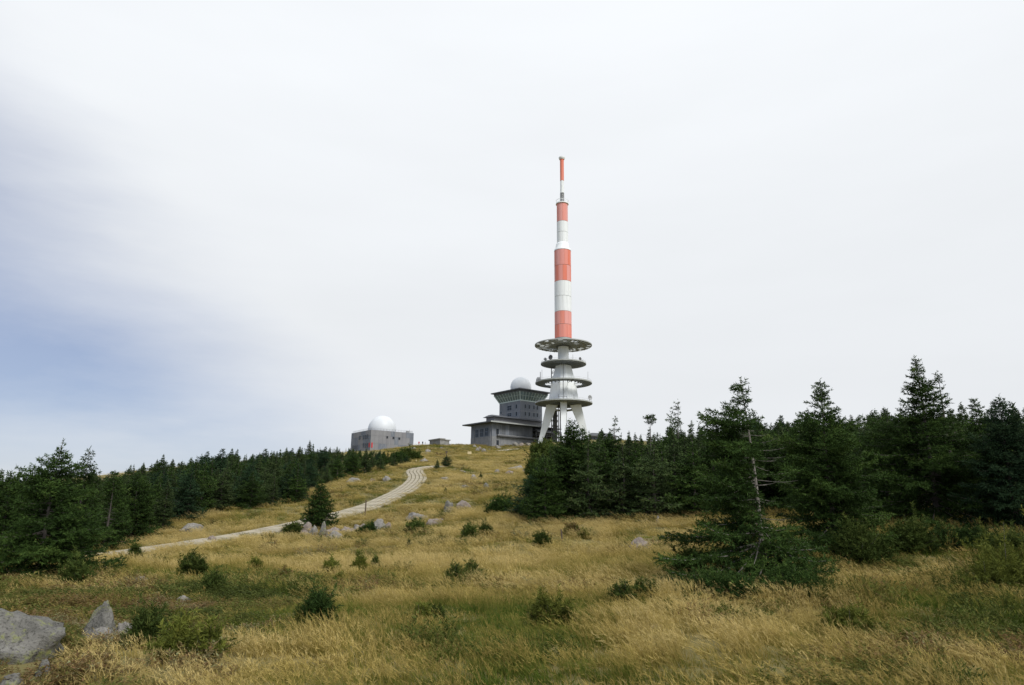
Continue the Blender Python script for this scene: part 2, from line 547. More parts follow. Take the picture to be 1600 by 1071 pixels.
M['grass'] = foliage_mat('dry_grass', [(0.0, (0.080, 0.125, 0.020)), (0.28, (0.165, 0.178, 0.036)), (0.54, (0.318, 0.250, 0.072)), (0.8, (0.465, 0.362, 0.124)), (1.0, (0.57, 0.455, 0.195))],
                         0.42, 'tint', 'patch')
M['heath'] = foliage_mat('heath_sprigs', [(0.0, (0.060, 0.078, 0.018)), (0.3, (0.130, 0.150, 0.036)), (0.55, (0.185, 0.135, 0.046)), (0.75, (0.20, 0.120, 0.060)), (1.0, (0.26, 0.275, 0.135))], 0.3, 'tint', 'patch')

# ------------------------------------------------------------------ mesh helpers


class MB:
    def __init__(s):
        s.v, s.f = [], []

    def add(s, v, f):
        o = len(s.v)
        s.v += [tuple(float(c) for c in p) for p in v]
        s.f += [tuple(i + o for i in q) for q in f]
        return s

    def box(s, x0, x1, y0, y1, z0, z1):
        return s.add([(x0, y0, z0), (x1, y0, z0), (x1, y1, z0), (x0, y1, z0), (x0, y0, z1), (x1, y0, z1), (x1, y1, z1), (x0, y1, z1)],
                     [(0, 3, 2, 1), (4, 5, 6, 7), (0, 1, 5, 4), (1, 2, 6, 5), (2, 3, 7, 6), (3, 0, 4, 7)])

    def hexa(s, lower, upper):
        n = len(lower)
        return s.add(list(lower) + list(upper), [tuple(range(n - 1, -1, -1)), tuple(range(n, 2 * n))] +
                     [(i, (i + 1) % n, n + (i + 1) % n, n + i) for i in range(n)])

    def tube(s, pts, rad, n=8, cap=True):
        pts = [Vector(p) for p in pts]
        rings = []
        for i, p in enumerate(pts):
            d = (pts[min(i + 1, len(pts) - 1)] - pts[max(i - 1, 0)]).normalized()
            a = d.cross(Vector((0.31, 0.17, 1) if abs(d.z) < 0.9 else (1, 0.1, 0))).normalized()
            b = d.cross(a)
            r = rad[i] if hasattr(rad, '__len__') else rad
            rings.append([p + a * r * math.cos(2 * math.pi * k / n) + b * r * math.sin(2 * math.pi * k / n) for k in range(n)])
        v = [q for r_ in rings for q in r_]
        f = [(i * n + k, i * n + (k + 1) % n, (i + 1) * n + (k + 1) % n, (i + 1) * n + k) for i in range(len(pts) - 1) for k in range(n)]
        if cap:
            f += [tuple(range(n - 1, -1, -1)), tuple((len(pts) - 1) * n + k for k in range(n))]
        return s.add(v, f)

    def lathe(s, prof, n=32, closed=False, a0=0.0, a1=2 * math.pi):
        full = abs(a1 - a0 - 2 * math.pi) < 1e-6
        m = n if full else n + 1
        v = [(r * math.cos(a0 + (a1 - a0) * k / n), r * math.sin(a0 + (a1 - a0) * k / n), z) for (r, z) in prof for k in range(m)]
        f = []
        L = len(prof)
        for i in range(L if closed else L - 1):
            j = (i + 1) % L
            for k in range(n):
                k2 = (k + 1) % m
                f.append((i * m + k, i * m + k2, j * m + k2, j * m + k))
        if not full and closed:
            f += [tuple(i * m for i in range(L)), tuple(i * m + n for i in reversed(range(L)))]
        return s.add(v, f)

    def mesh(s, name, mat, smooth=False):
        me = bpy.data.meshes.new(name)
        me.from_pydata(s.v, [], s.f)
        if mat:
            me.materials.append(M[mat] if isinstance(mat, str) else mat)
        if smooth:
            me.polygons.foreach_set('use_smooth', [True] * len(me.polygons))
        me.update()
        return me

    def obj(s, name, mat, parent=None, smooth=False, loc=None, rot=None):
        return link(name, s.mesh(name, mat, smooth), parent, loc, rot)


def link(name, data, parent=None, loc=None, rot=None):
    o = bpy.data.objects.new(name, data)
    COL.objects.link(o)
    if parent:
        o.parent = parent
    if loc is not None:
        o.location = loc
    if rot is not None:
        o.rotation_euler = rot
    return o


def tag(o, label=None, cat=None, group=None, kind=None):
    if label:
        o['label'] = label
    if cat:
        o['category'] = cat
    if group:
        o['group'] = group
    if kind:
        o['kind'] = kind
    return o


def thing(name, label, cat, loc, rz=0.0, group=None):
    o = link(name, None, None, tuple(loc), (0, 0, rz))
    return tag(o, label, cat, group)


def tri_mesh(name, V, Fc, mat, tint=None, mats=None):
    """fast mesh from arrays of vertices and triangles, with one tint per vertex"""
    me = bpy.data.meshes.new(name)
    V = np.asarray(V, np.float32)
    Fc = np.asarray(Fc, np.int32)
    me.vertices.add(len(V))
    me.vertices.foreach_set('co', V.ravel())
    k = Fc.shape[1]
    me.loops.add(Fc.size)
    me.loops.foreach_set('vertex_index', Fc.ravel())
    me.polygons.add(len(Fc))
    me.polygons.foreach_set('loop_start', np.arange(0, Fc.size, k, dtype=np.int32))
    me.polygons.foreach_set('loop_total', np.full(len(Fc), k, dtype=np.int32))
    if tint is not None:
        a = me.attributes.new('tint', 'FLOAT', 'POINT')
        a.data.foreach_set('value', np.asarray(tint, np.float32))
    me.update(calc_edges=True)
    me.validate()
    me.materials.append(M[mat])
    return me


# ------------------------------------------------------------------ ground


def build_ground():
    fr = np.concatenate([np.linspace(-0.95, 0.95, 300) * 1.0])
    ang = np.concatenate([fr, np.linspace(0.95, 2 * math.pi - 0.95, 60)[1:-1]])
    rad = np.concatenate([[0.5, 2, 4], np.arange(5.5, 30, 0.28), np.geomspace(30, 330, 230)[0:], np.geomspace(340, 40000, 40)])
    A, Rr = np.meshgrid(ang, rad)
    X, Y = Rr * np.sin(A), Rr * np.cos(A)
    Z = gz(X.ravel(), Y.ravel())
    V = np.stack([X.ravel(), Y.ravel(), Z], 1)
    n, m = len(ang), len(rad)
    i = np.arange(m - 1)[:, None] * n
    k = np.arange(n)[None]
    k2 = (k + 1) % n
    Q = np.stack([(i + k), (i + k2), (i + n + k2), (i + n + k)], -1).reshape(-1, 4)
    cen = np.arange(n)
    me = bpy.data.meshes.new('ground')
    V = np.vstack([V, [[0, 0, gz(0, 0)[0]]]])
    fan = [(len(V) - 1, (j + 1) % n, j) for j in range(n)]
    me.from_pydata(V.tolist(), [], Q[:, ::-1].tolist() + fan)
    me.polygons.foreach_set('use_smooth', [True] * len(me.polygons))
    me.update()
    m_ = material('moor_ground', (0.185, 0.150, 0.056), (0.115, 0.110, 0.036), 0.22, 0.95, bump=0.35, c3=(0.235, 0.185, 0.082), scale2=1.1, coords='Object')
    me.materials.append(m_)
    o = link('ground', me)
    tag(o, 'sloping moorland ground rising to the bare summit', None, None, 'structure')
    return o


build_ground()

# ------------------------------------------------------------------ the concrete slab path


def build_path():
    root = None
    smp = np.arange(0, PS[-1], 0.8)
    cx = np.interp(smp, PS, PC[:, 0])
    cy = np.interp(smp, PS, PC[:, 1])
    tx, ty = np.gradient(cx), np.gradient(cy)
    l = np.hypot(tx, ty)
    nx, ny = ty / l, -tx / l
    W = np.array([-1.3, -0.7, 0, 0.7, 1.3])
    X = cx[:, None] + nx[:, None] * W
    Y = cy[:, None] + ny[:, None] * W
    Z = gz(X.ravel(), Y.ravel()).reshape(X.shape) + 0.035
    Z[:, 0] -= 0.12
    Z[:, -1] -= 0.12
    V = np.stack([X, Y, Z], -1).reshape(-1, 3)
    n = len(W)
    f = [(i * n + k, i * n + k + 1, (i + 1) * n + k + 1, (i + 1) * n + k) for i in range(len(smp) - 1) for k in range(n - 1)]
    me = bpy.data.meshes.new('path')
    me.from_pydata(V.tolist(), [], f)
    me.materials.append(M['soil'])
    me.update()
    root = link('path', me)
    tag(root, 'winding pale path of concrete slabs climbing to the summit', None, None, 'structure')
    rng = random.Random(5)
    meshes = []
    for q in range(3):
        b = MB()
        hw, hl, t, e = 0.208, 0.97, 0.10, 0.02
        rr = [rng.uniform(-0.02, 0.02) for _ in range(8)]
        b.hexa([(-hw, -hl, -t), (hw, -hl, -t), (hw, hl, -t), (-hw, hl, -t)],
               [(-hw, -hl, -e), (hw, -hl, -e), (hw, hl, -e), (-hw, hl, -e)])
        b.hexa([(-hw, -hl, -e), (hw, -hl, -e), (hw, hl, -e), (-hw, hl, -e)],
               [(-hw + e, -hl + e + rr[0], 0), (hw - e, -hl + e + rr[1], 0), (hw - e + rr[2] * 0.5, hl - e, 0), (-hw + e, hl - e + rr[3], 0)])
        meshes.append(b.mesh('slab', 'slab'))
    start = float(np.interp(30, PC[:, 1], PS)) if False else 8.0
    for s in np.arange(start, PS[-1] - 6, 2.01):
        c = np.array([np.interp(s + 1.0, PS, PC[:, 0]), np.interp(s + 1.0, PS, PC[:, 1])])
        a = np.array([np.interp(s, PS, PC[:, 0]), np.interp(s, PS, PC[:, 1])])
        b = np.array([np.interp(s + 2, PS, PC[:, 0]), np.interp(s + 2, PS, PC[:, 1])])
        t = (b - a) / max(np.linalg.norm(b - a), 1e-6)
        nrm = np.array([t[1], -t[0]])
        for w in (-1.02, -0.51, 0.0, 0.51, 1.02):
            p = c + nrm * w
            q = [p + t * 0.95, p - t * 0.95, p + nrm * 0.25, p - nrm * 0.25]
            zz = gz([k[0] for k in q], [k[1] for k in q])
            tv = Vector((t[0] * 1.9, t[1] * 1.9, zz[0] - zz[1])).normalized()
            xv = Vector((nrm[0] * 0.5, nrm[1] * 0.5, zz[2] - zz[3])).normalized()
            zv = xv.cross(tv).normalized()
            xv = tv.cross(zv)
            z = zz.mean() + 0.10 + rng.uniform(-0.012, 0.012)
            o = link('slab', meshes[rng.randrange(3)], root)
            o.matrix_local = Matrix(((xv.x, tv.x, zv.x, p[0]), (xv.y, tv.y, zv.y, p[1]), (xv.z, tv.z, zv.z, z), (0, 0, 0, 1)))


build_path()


def summit_track():
    P = [place(x, y) for x, y in ((776, 706), (786, 704.5), (797, 703), (812, 702))]
    v, f = [], []
    for i, p in enumerate(P):
        a, b = P[max(i - 1, 0)], P[min(i + 1, len(P) - 1)]
        t = (b - a)[:2] / np.linalg.norm((b - a)[:2])
        for w in (-1.6, -0.8, 0, 0.8, 1.6):
            q = p[:2] + np.array([t[1], -t[0]]) * w
            v.append((q[0], q[1], gz(q[0], q[1])[0] + (0.22 if abs(w) < 1.5 else 0.02)))
    f = [(i * 5 + k, i * 5 + k + 1, (i + 1) * 5 + k + 1, (i + 1) * 5 + k) for i in range(len(P) - 1) for k in range(4)]
    o = MB().add(v, f).obj('footpath', 'slab', None, True)
    tag(o, 'short pale trodden strip below the summit building', None, None, 'structure')


summit_track()

# ------------------------------------------------------------------ the red and white transmission tower
TD = 268.0


def tower():
    base = at(881.3, 692, TD)
    ax, ay = base[0], base[1]
    zb = gz(ax, ay)[0] - 0.3

    def zz(py):                                   # height on the axis for a photo row
        lo, hi = -5.0, 200.0
        for _ in range(50):
            mid = (lo + hi) / 2
            if project((ax, ay, zb + mid))[1] > py:
                lo = mid
            else:
                hi = mid
        return lo

    def rr(py, half):
        return half * mpp((ax, ay, zb + zz(py)))

    t = thing('transmission_tower', 'tall red and white broadcasting mast on four white legs with round platforms', 'tower', (ax, ay, zb), R(-5))
    dirs = [R(a) for a in (270, 0, 90, 180)]       # front, right, back, left

    def corner(r, th, a):
        c, s = math.cos(a), math.sin(a)
        return [(r * c + th * s, r * s - th * c), (r * c - th * s, r * s + th * c)]

    z_leg = zz(628.5)
    # core: eight-sided taper whose corners run on into the legs
    b = MB()
    lev = [(zz(632), rr(632, 24.5), 1.4), (zz(625), rr(625, 23), 1.35), (zz(600), rr(600, 19), 1.15), (zz(571), rr(571, 11.4), 0.95)]
    loops = []
    for z, r, th in lev:
        loops.append([(x, y, z) for a in dirs for (x, y) in corner(r, th, a)])
    for i in range(len(lev) - 1):
        b.add(loops[i] + loops[i + 1], [(k, (k + 1) % 8, 8 + (k + 1) % 8, 8 + k) for k in range(8)])
    b.add(loops[-1], [tuple(range(8))])
    b.obj('core', 'white_paint', t)
    # the slim service duct down the front edge
    d = MB()
    a = dirs[0]
    for i in range(len(lev) - 1):
        p, q = lev[i], lev[i + 1]
        d.tube([((p[1] + 0.12) * math.cos(a), (p[1] + 0.12) * math.sin(a), p[0]), ((q[1] + 0.12) * math.cos(a), (q[1] + 0.12) * math.sin(a), q[0])], 0.13, 6)
    d.obj('cable_duct', 'grey_steel', t)
    # legs
    zt, zf = zz(625), 0.0
    for a in dirs:
        m = MB()
        ro_t, ri_t = rr(630, 25.8), rr(630, 7.6)
        ro_b, ri_b = rr(692, 41.5), rr(692, 36.6)
        lo, up = [], []
        for (r, th) in ((ro_b, 0.55), (ri_b, 0.55)):
            c = corner(r, th, a)
            lo += c if r == ro_b else c[::-1]
        for (r, th) in ((ro_t, 1.36), (ri_t, 1.36)):
            c = corner(r, th, a)
            up += c if r == ro_t else c[::-1]
        m.hexa([(x, y, zf - 1.5) for x, y in lo], [(x, y, z_leg + 0.02) for x, y in up])
        m.obj('leg', 'white_paint', t)
    # ring beam below the lowest platform
    zb_m = zz(640)
    for a0_, a1_ in ((R(90), R(0)), (R(90), R(180))):
        r1 = rr(640, 19)
        MB().tube([(r1 * math.cos(a0_), r1 * math.sin(a0_), zb_m), (r1 * math.cos(a1_), r1 * math.sin(a1_), zb_m)], 0.42, 6).obj('tie_beam', 'rim', t)

    # platforms
    def platform(py, half, inner, nrib, thick=0.42):
        z, ro, ri = zz(py), rr(py, half), inner * mpp((ax, ay, zb + zz(py)))
        p = MB().lathe([(ri, z - 0.22), (ro - 0.12, z), (ro - 0.12, z + 0.18), (ri, z + 0.12)], 64, True).obj('platform', 'deck', t)
        MB().lathe([(ro - 0.13, z - 0.05), (ro, z - 0.05), (ro, z + thick), (ro - 0.13, z + thick)], 64, True).obj('rim', 'rim', p)
        L = ro - ri - 0.2
        rb = MB().hexa([(ri + 0.1, -0.09, z - 0.75), (ri + L, -0.09, z - 0.12), (ri + L, 0.09, z - 0.12), (ri + 0.1, 0.09, z - 0.75)],
                       [(ri + 0.1, -0.09, z - 0.05), (ri + L, -0.09, z + 0.05), (ri + L, 0.09, z + 0.05), (ri + 0.1, 0.09, z - 0.05)]).mesh('rib', 'deck')
        for k in range(nrib):
            link('rib', rb, p, None, (0, 0, 2 * math.pi * k / nrib))
        # thin guard rail
        g = MB()
        for h in (1.05,):
            g.lathe([(ro - 0.27, z + h), (ro - 0.23, z + h), (ro - 0.23, z + h + 0.04), (ro - 0.27, z + h + 0.04)], 64, True)
        for k in range(32):
            an = 2 * math.pi * k / 32
            x, y = (ro - 0.25) * math.cos(an), (ro - 0.25) * math.sin(an)
            g.box(x - 0.02, x + 0.02, y - 0.02, y + 0.02, z + 0.15, z + 1.08)
        g.obj('guard_rail', 'grey_steel', p)
        return z, ro

    d4 = platform(631.5, 44.8, 12, 32)
    d3 = platform(600, 44.3, 30, 32)
    for k in range(8):                              # spokes carrying the open ring
        a = R(22.5 + 45 * k)
        c, s = math.cos(a), math.sin(a)
        z = d3[0]
        MB().tube([(3.6 * c, 3.6 * s, z - 0.25), (rr(600, 30.5) * c, rr(600, 30.5) * s, z - 0.1)], 0.14, 6).obj('spoke', 'rim', t)
    d2 = platform(570, 35.5, 9, 28)
    # shaft between platform two and the top platform
    MB().lathe([(rr(571, 8.6), zz(573)), (rr(545, 8.3), zz(541))], 32).obj('shaft', 'white_paint', t, True)
    # top platform: open grating of ribs, rings and plates
    z1, ro, ri = zz(541), rr(541, 44.6), rr(541, 9.5)
    p = MB().lathe([(ro - 0.25, z1), (ro, z1), (ro, z1 + 0.4), (ro - 0.25, z1 + 0.4)], 72, True).obj('lattice_platform', 'rim', t)
    for q, f in enumerate((0.16, 0.36, 0.56, 0.78)):
        r_ = ri + (ro - ri) * f
        MB().lathe([(r_ - 0.1, z1 - 0.02), (r_ + 0.1, z1 - 0.02), (r_ + 0.1, z1 + 0.3), (r_ - 0.1, z1 + 0.3)], 64, True).obj('ring', 'rim', p)
    rb = MB().box(ri * 0.8, ro - 0.2, -0.11, 0.11, z1 - 0.18, z1 + 0.22).mesh('rib', 'rim')
    for k in range(36):
        link('rib', rb, p, None, (0, 0, 2 * math.pi * k / 36))
    rng = random.Random(3)
    pl = []
    for j, (f0, f1) in enumerate(((0.0, 0.34), (0.38, 0.54), (0.58, 0.76), (0.80, 0.985))):
        r0_, r1_ = ri + (ro - ri) * f0, ri + (ro - ri) * f1
        pl.append(MB().lathe([(r0_, z1 + 0.12), (r1_, z1 + 0.12), (r1_, z1 + 0.18), (r0_, z1 + 0.18)], 2, True, R(0.8), R(9.2)).mesh('plate', 'deck'))
    for k in range(36):
        for j in range(4):
            if rng.random() < (1.0, 0.70, 0.62, 0.66)[j]:
                link('plate', pl[j], p, None, (0, 0, 2 * math.pi * k / 36))
    MB().lathe([(rr(541, 11.5), z1 - 0.5), (rr(541, 11.5), z1 + 0.1), (rr(541, 8), z1 + 0.1), (rr(541, 8), z1 - 0.5)], 32, True).obj('hub', 'dark_steel', t)

    # antenna cylinder: rows of curved shell panels
    def shell(py0, py1, half0, rows, npan, mat, name='shell_panel', half1=None):
        h1 = half1 or half0
        za, zb_ = zz(py0), zz(py1)
        for i in range(rows):
            ya, yb = za + (zb_ - za) * i / rows, za + (zb_ - za) * (i + 1) / rows
            ra = rr(py0, half0) + (rr(py1, h1) - rr(py0, half0)) * i / rows
            rb_ = rr(py0, half0) + (rr(py1, h1) - rr(py0, half0)) * (i + 1) / rows
            gap = 0.08
            me = MB().lathe([(ra, ya + gap), (rb_, yb - gap), (rb_ - 0.12, yb - gap), (ra - 0.12, ya + gap)], 4, True,
                            R(0.4), 2 * math.pi / npan - R(0.4)).mesh(name, mat, False)
            for k in range(npan):
                link(name, me, t, None, (0, 0, 2 * math.pi * (k + 0.37 * (i % 2)) / npan))
        return za, zb_

    inner = MB()
    inner.lathe([(rr(530, 12.9), zz(530) - 1.2), (rr(393, 12.4), zz(393)), (0.2, zz(393))], 32)
    inner.obj('inner_cylinder', 'rim', t)
    shell(530, 489, 13.25, 2, 12, 'red_shell')
    shell(489, 442, 13.15, 2, 12, 'white_paint')
    shell(442, 393.5, 13.0, 2, 12, 'red_shell')
    MB().lathe([(rr(393, 13.2), zz(393.3)), (rr(393, 13.0), zz(391)), (rr(390, 11), zz(389.5)), (rr(384, 10.2), zz(383)), (rr(381, 9.2), zz(381)), (0.3, zz(381))], 32).obj('collar', 'white_paint', t, True)
    MB().lathe([(rr(381, 8.3), zz(381)), (rr(320, 8.2), zz(320)), (0.2, zz(320))], 32).obj('inner_cylinder', 'rim', t)
    shell(381.5, 348, 8.7, 2, 8, 'white_paint')
    shell(348, 320, 8.6, 1, 8, 'red_shell')
    MB().lathe([(0.4, zz(320)), (rr(320, 10), zz(320)), (rr(320, 10), zz(318.6)), (0.4, zz(318.6))], 32).obj('upper_platform', 'white_paint', t)
    g = MB()
    for k in range(12):
        an = 2 * math.pi * k / 12
        r_ = rr(318, 9.6)
        g.box(r_ * math.cos(an) - 0.05, r_ * math.cos(an) + 0.05, r_ * math.sin(an) - 0.05, r_ * math.sin(an) + 0.05, zz(318.6), zz(314.5))
    r_ = rr(318, 9.6)
    g.lathe([(r_ - 0.06, zz(314.6)), (r_ + 0.06, zz(314.6)), (r_ + 0.06, zz(314.1)), (r_ - 0.06, zz(314.1))], 24, True)
    g.obj('guard_rail', 'white_paint', t)
    # slim top mast: lattice foot, white part, red part, cap ring
    g = MB()
    h_ = rr(310, 3.1)
    za, zb2 = zz(318), zz(302)
    for k in range(8):
        an = 2 * math.pi * k / 8
        g.tube([(h_ * math.cos(an), h_ * math.sin(an), za), (h_ * 0.9 * math.cos(an), h_ * 0.9 * math.sin(an), zb2)], 0.10, 5)
    for j in range(5):
        z = za + (zb2 - za) * (j + 0.5) / 5
        g.lathe([(h_ - 0.1, z), (h_ + 0.05, z), (h_ + 0.05, z + 0.22), (h_ - 0.1, z + 0.22)], 16, True)
    g.lathe([(rr(310, 2.2), za), (rr(305, 2.2), zb2)], 16)
    g.obj('lattice_section', 'grey_steel', t)
    MB().lathe([(0.1, zz(302)), (rr(302, 3.0), zz(302)), (rr(283, 2.8), zz(283.2)), (0.1, zz(283.2))], 20).obj('mast_section', 'white_paint', t)
    MB().lathe([(0.1, zz(283)), (rr(283, 3.0), zz(283)), (rr(250, 3.0), zz(249)), (0.1, zz(249))], 20).obj('mast_section', 'red_shell', t)
    MB().lathe([(0.1, zz(249.6)), (rr(249, 4.0), zz(249.6)), (rr(247, 4.9), zz(247.6)), (rr(246, 4.9), zz(246.4)), (0.1, zz(246.4))], 24).obj('mast_cap', 'white_paint', t)

    # lattice lift shaft at the back left
    s = MB()
    X0, X1, Y0, Y1 = -4.9, -2.2, 2.2, 5.0
    ztop = zz(572)
    for x in (X0, X1):
        for y in (Y0, Y1):
            s.box(x - 0.14, x + 0.14, y - 0.14, y + 0.14, -1, ztop)
    n = 14
    for i in range(n):
        za, zb2 = ztop * i / n, ztop * (i + 1) / n
        for y in (Y0, Y1):
            s.tube([(X0, y, za), (X1, y, zb2)], 0.08, 4)
            s.tube([(X0, y, zb2), (X1, y, zb2)], 0.09, 4)
        for x in (X0, X1):
            s.tube([(x, Y0, zb2), (x, Y1, zb2)], 0.09, 4)
            s.tube([(x, Y0, za), (x, Y1, zb2)], 0.08, 4)
    s.box(X0 + 0.5, X1 - 0.5, Y0 + 0.5, Y1 - 0.5, -1, zz(640))
    s.obj('lift_shaft', 'dark_steel', t)
    s = MB()
    s.tube([(-1.4, -0.5, -1), (-1.4, -0.5, zz(633))], 0.22, 8)
    s.obj('riser_pipe', 'dark_steel', t)

    # antennas on the platforms
    def dish(x, y, z, r, az, mat='grey_steel'):
        m = MB()
        m.lathe([(0.02, 0), (r * 0.5, 0.08 * r), (r * 0.85, 0.28 * r), (r, 0.42 * r), (r * 0.96, 0.46 * r), (r * 0.8, 0.36 * r), (0.02, 0.12 * r)], 18)
        m.tube([(0, 0, 0.1 * r), (0, 0, 0.75 * r)], 0.07, 5)
        me = m.mesh('dish', mat, True)
        o = link('dish', me, t, (x, y, z), (R(90), 0, az))
        MB().tube([(0, -r, -0.1), (0, r * 0.2, -0.15)], 0.08, 6).obj('bracket', 'dark_steel', o)
        return o

    def pole(x, y, z, h, r=0.07, mat='dark_steel'):
        return MB().tube([(x, y, z), (x, y, z + h)], [r, r * 0.7], 6).obj('aerial', mat, t)

    k2 = mpp((ax, ay, zb + d2[0]))
    zq = d2[0]
    dish((860 - 880.7) * k2, -2.5, zq + 2.6, 1.0, R(150), 'dark_steel')
    dish((862 - 880.7) * k2, 1.0, zq + 1.8, 0.8, R(80), 'dark_steel')
    dish((853 - 880.7) * k2, -2.0, zq + 1.9, 0.65, R(200))
    dish((906 - 880.7) * k2, -3.0, zq + 1.6, 0.7, R(40), 'dark_steel')
    dish((910 - 880.7) * k2, 1.0, zq + 1.3, 0.6, R(20))
    pole((860 - 880.7) * k2, -2.2, zq, 4.2)
    pole((895.5 - 880.7) * k2, -2.0, zq, 3.6)
    pole((906 - 880.7) * k2, -2.4, zq, 2.4)
    k3, zq = mpp((ax, ay, zb + d3[0])), d3[0]
    m = MB().box(-0.8, 0.8, -0.7, 0.7, 0, 1.5)
    m.box(-0.5, 0.4, -0.6, 0.6, 1.5, 2.0)
    m.obj('equipment_cabinet', 'grey_steel', t, False, ((841.5 - 880.9) * k3, -0.5, zq + 0.5))
    dish((843 - 880.9) * k3, -2.4, zq + 1.6, 0.8, R(190))
    pole((844.8 - 880.9) * k3, -1.5, zq, 4.6, 0.16)
    pole((847.3 - 880.9) * k3, -1.2, zq, 5.6, 0.09, 'grey_steel')
    pole((919 - 880.9) * k3, 0.5, zq, 5.0, 0.10, 'grey_steel')
    k4, zq = mpp((ax, ay, zb + d4[0])), d4[0]
    dish((921 - 881.1) * k4, -1.5, zq + 2.2, 1.0, R(35))
    pole((921 - 881.1) * k4, -1.2, zq, 2.2)
    a4 = d4[1] - 0.4
    for px_ in (873.5, 886.5, 897):
        x = (px_ - 881.1) * k4
        pole(x, -math.sqrt(max(a4 * a4 - x * x, 0)), zq, 2.1, 0.1)
    m = MB().tube([((873.5 - 881.1) * k4, -a4 + 0.35, zq + 1.2), ((886.5 - 881.1) * k4, -a4 + 0.35, zq + 1.2)], 0.07, 5)
    m.obj('cable_tray', 'dark_steel', t)
    return t


tower()

# ------------------------------------------------------------------ buildings


class Building:
    """local x runs along the face that recedes to the right, local y along the face that recedes to the left"""

    def __init__(s, name, label, px, Y, ang, zref_py, cat='building'):
        p = at(px, zref_py, Y)
        s.C, s.ang = p, R(ang)
        s.a = np.array([math.cos(s.ang), math.sin(s.ang)])
        s.b = np.array([-math.sin(s.ang), math.cos(s.ang)])
        s.z0 = p[2]
        s.o = thing(name, label, cat, p, s.ang)

    def hit(s, px, py, face, off=0.0):
        """(distance along the face, local height) of a photo position on the right ('a') or left ('b') face plane pushed out by off"""
        d = pixdir(px, py)
        u = s.a if face == 'a' else s.b
        n = -s.b if face == 'a' else -s.a
        o = s.C[:2] + n * off
        A = np.array([[d[0], -u[0]], [d[1], -u[1]]])
        k, l = np.linalg.solve(A, o)
        return l, k * d[2] - s.z0

    def window(s, face, x0, y0, x1, y1, frame='frame_blue', pane='glass_dark', parent=None, fw=0.10, off=0.0, mid=False, name='window'):
        (u0, za), (u1, zb) = s.hit(x0, y0, face, off), s.hit(x1, y1, face, off)
        u0, u1 = min(u0, u1), max(u0, u1)
        za, zb = min(za, zb), max(za, zb)
        d1, d2 = -off - 0.07, -off - 0.003
        f = MB()

        def bx(m, ua, ub, zc, zd, e, g):
            if face == 'a':
                m.box(ua, ub, e, g, zc, zd)
            else:
                m.box(e, g, ua, ub, zc, zd)
        bx(f, u0, u1, za, za + fw, d1, d2)
        bx(f, u0, u1, zb - fw, zb, d1, d2)
        bx(f, u0, u0 + fw, za + fw, zb - fw, d1, d2)
        bx(f, u1 - fw, u1, za + fw, zb - fw, d1, d2)
        if mid:
            um = (u0 + u1) / 2
            bx(f, um - 0.04, um + 0.04, za + fw, zb - fw, d1, d2)
            zm = za + (zb - za) * 0.55
            bx(f, u0 + fw, u1 - fw, zm - 0.04, zm + 0.04, d1 + 0.005, d2)
        w = f.obj(name, frame, parent or s.o)
        g = MB()
        bx(g, u0 + fw, u1 - fw, za + fw, zb - fw, -off - 0.03, -off - 0.004)
        g.obj('pane', pane, w)
        return w


def sphere_mesh(r, cut, n=40, m=24):
    prof = []
    for i in range(m + 1):
        a = math.asin(max(-1, cut / r)) + (math.pi / 2 - math.asin(max(-1, cut / r))) * i / m
        prof.append((max(r * math.cos(a), 0.001), r * math.sin(a)))
    return MB().lathe(prof, n)


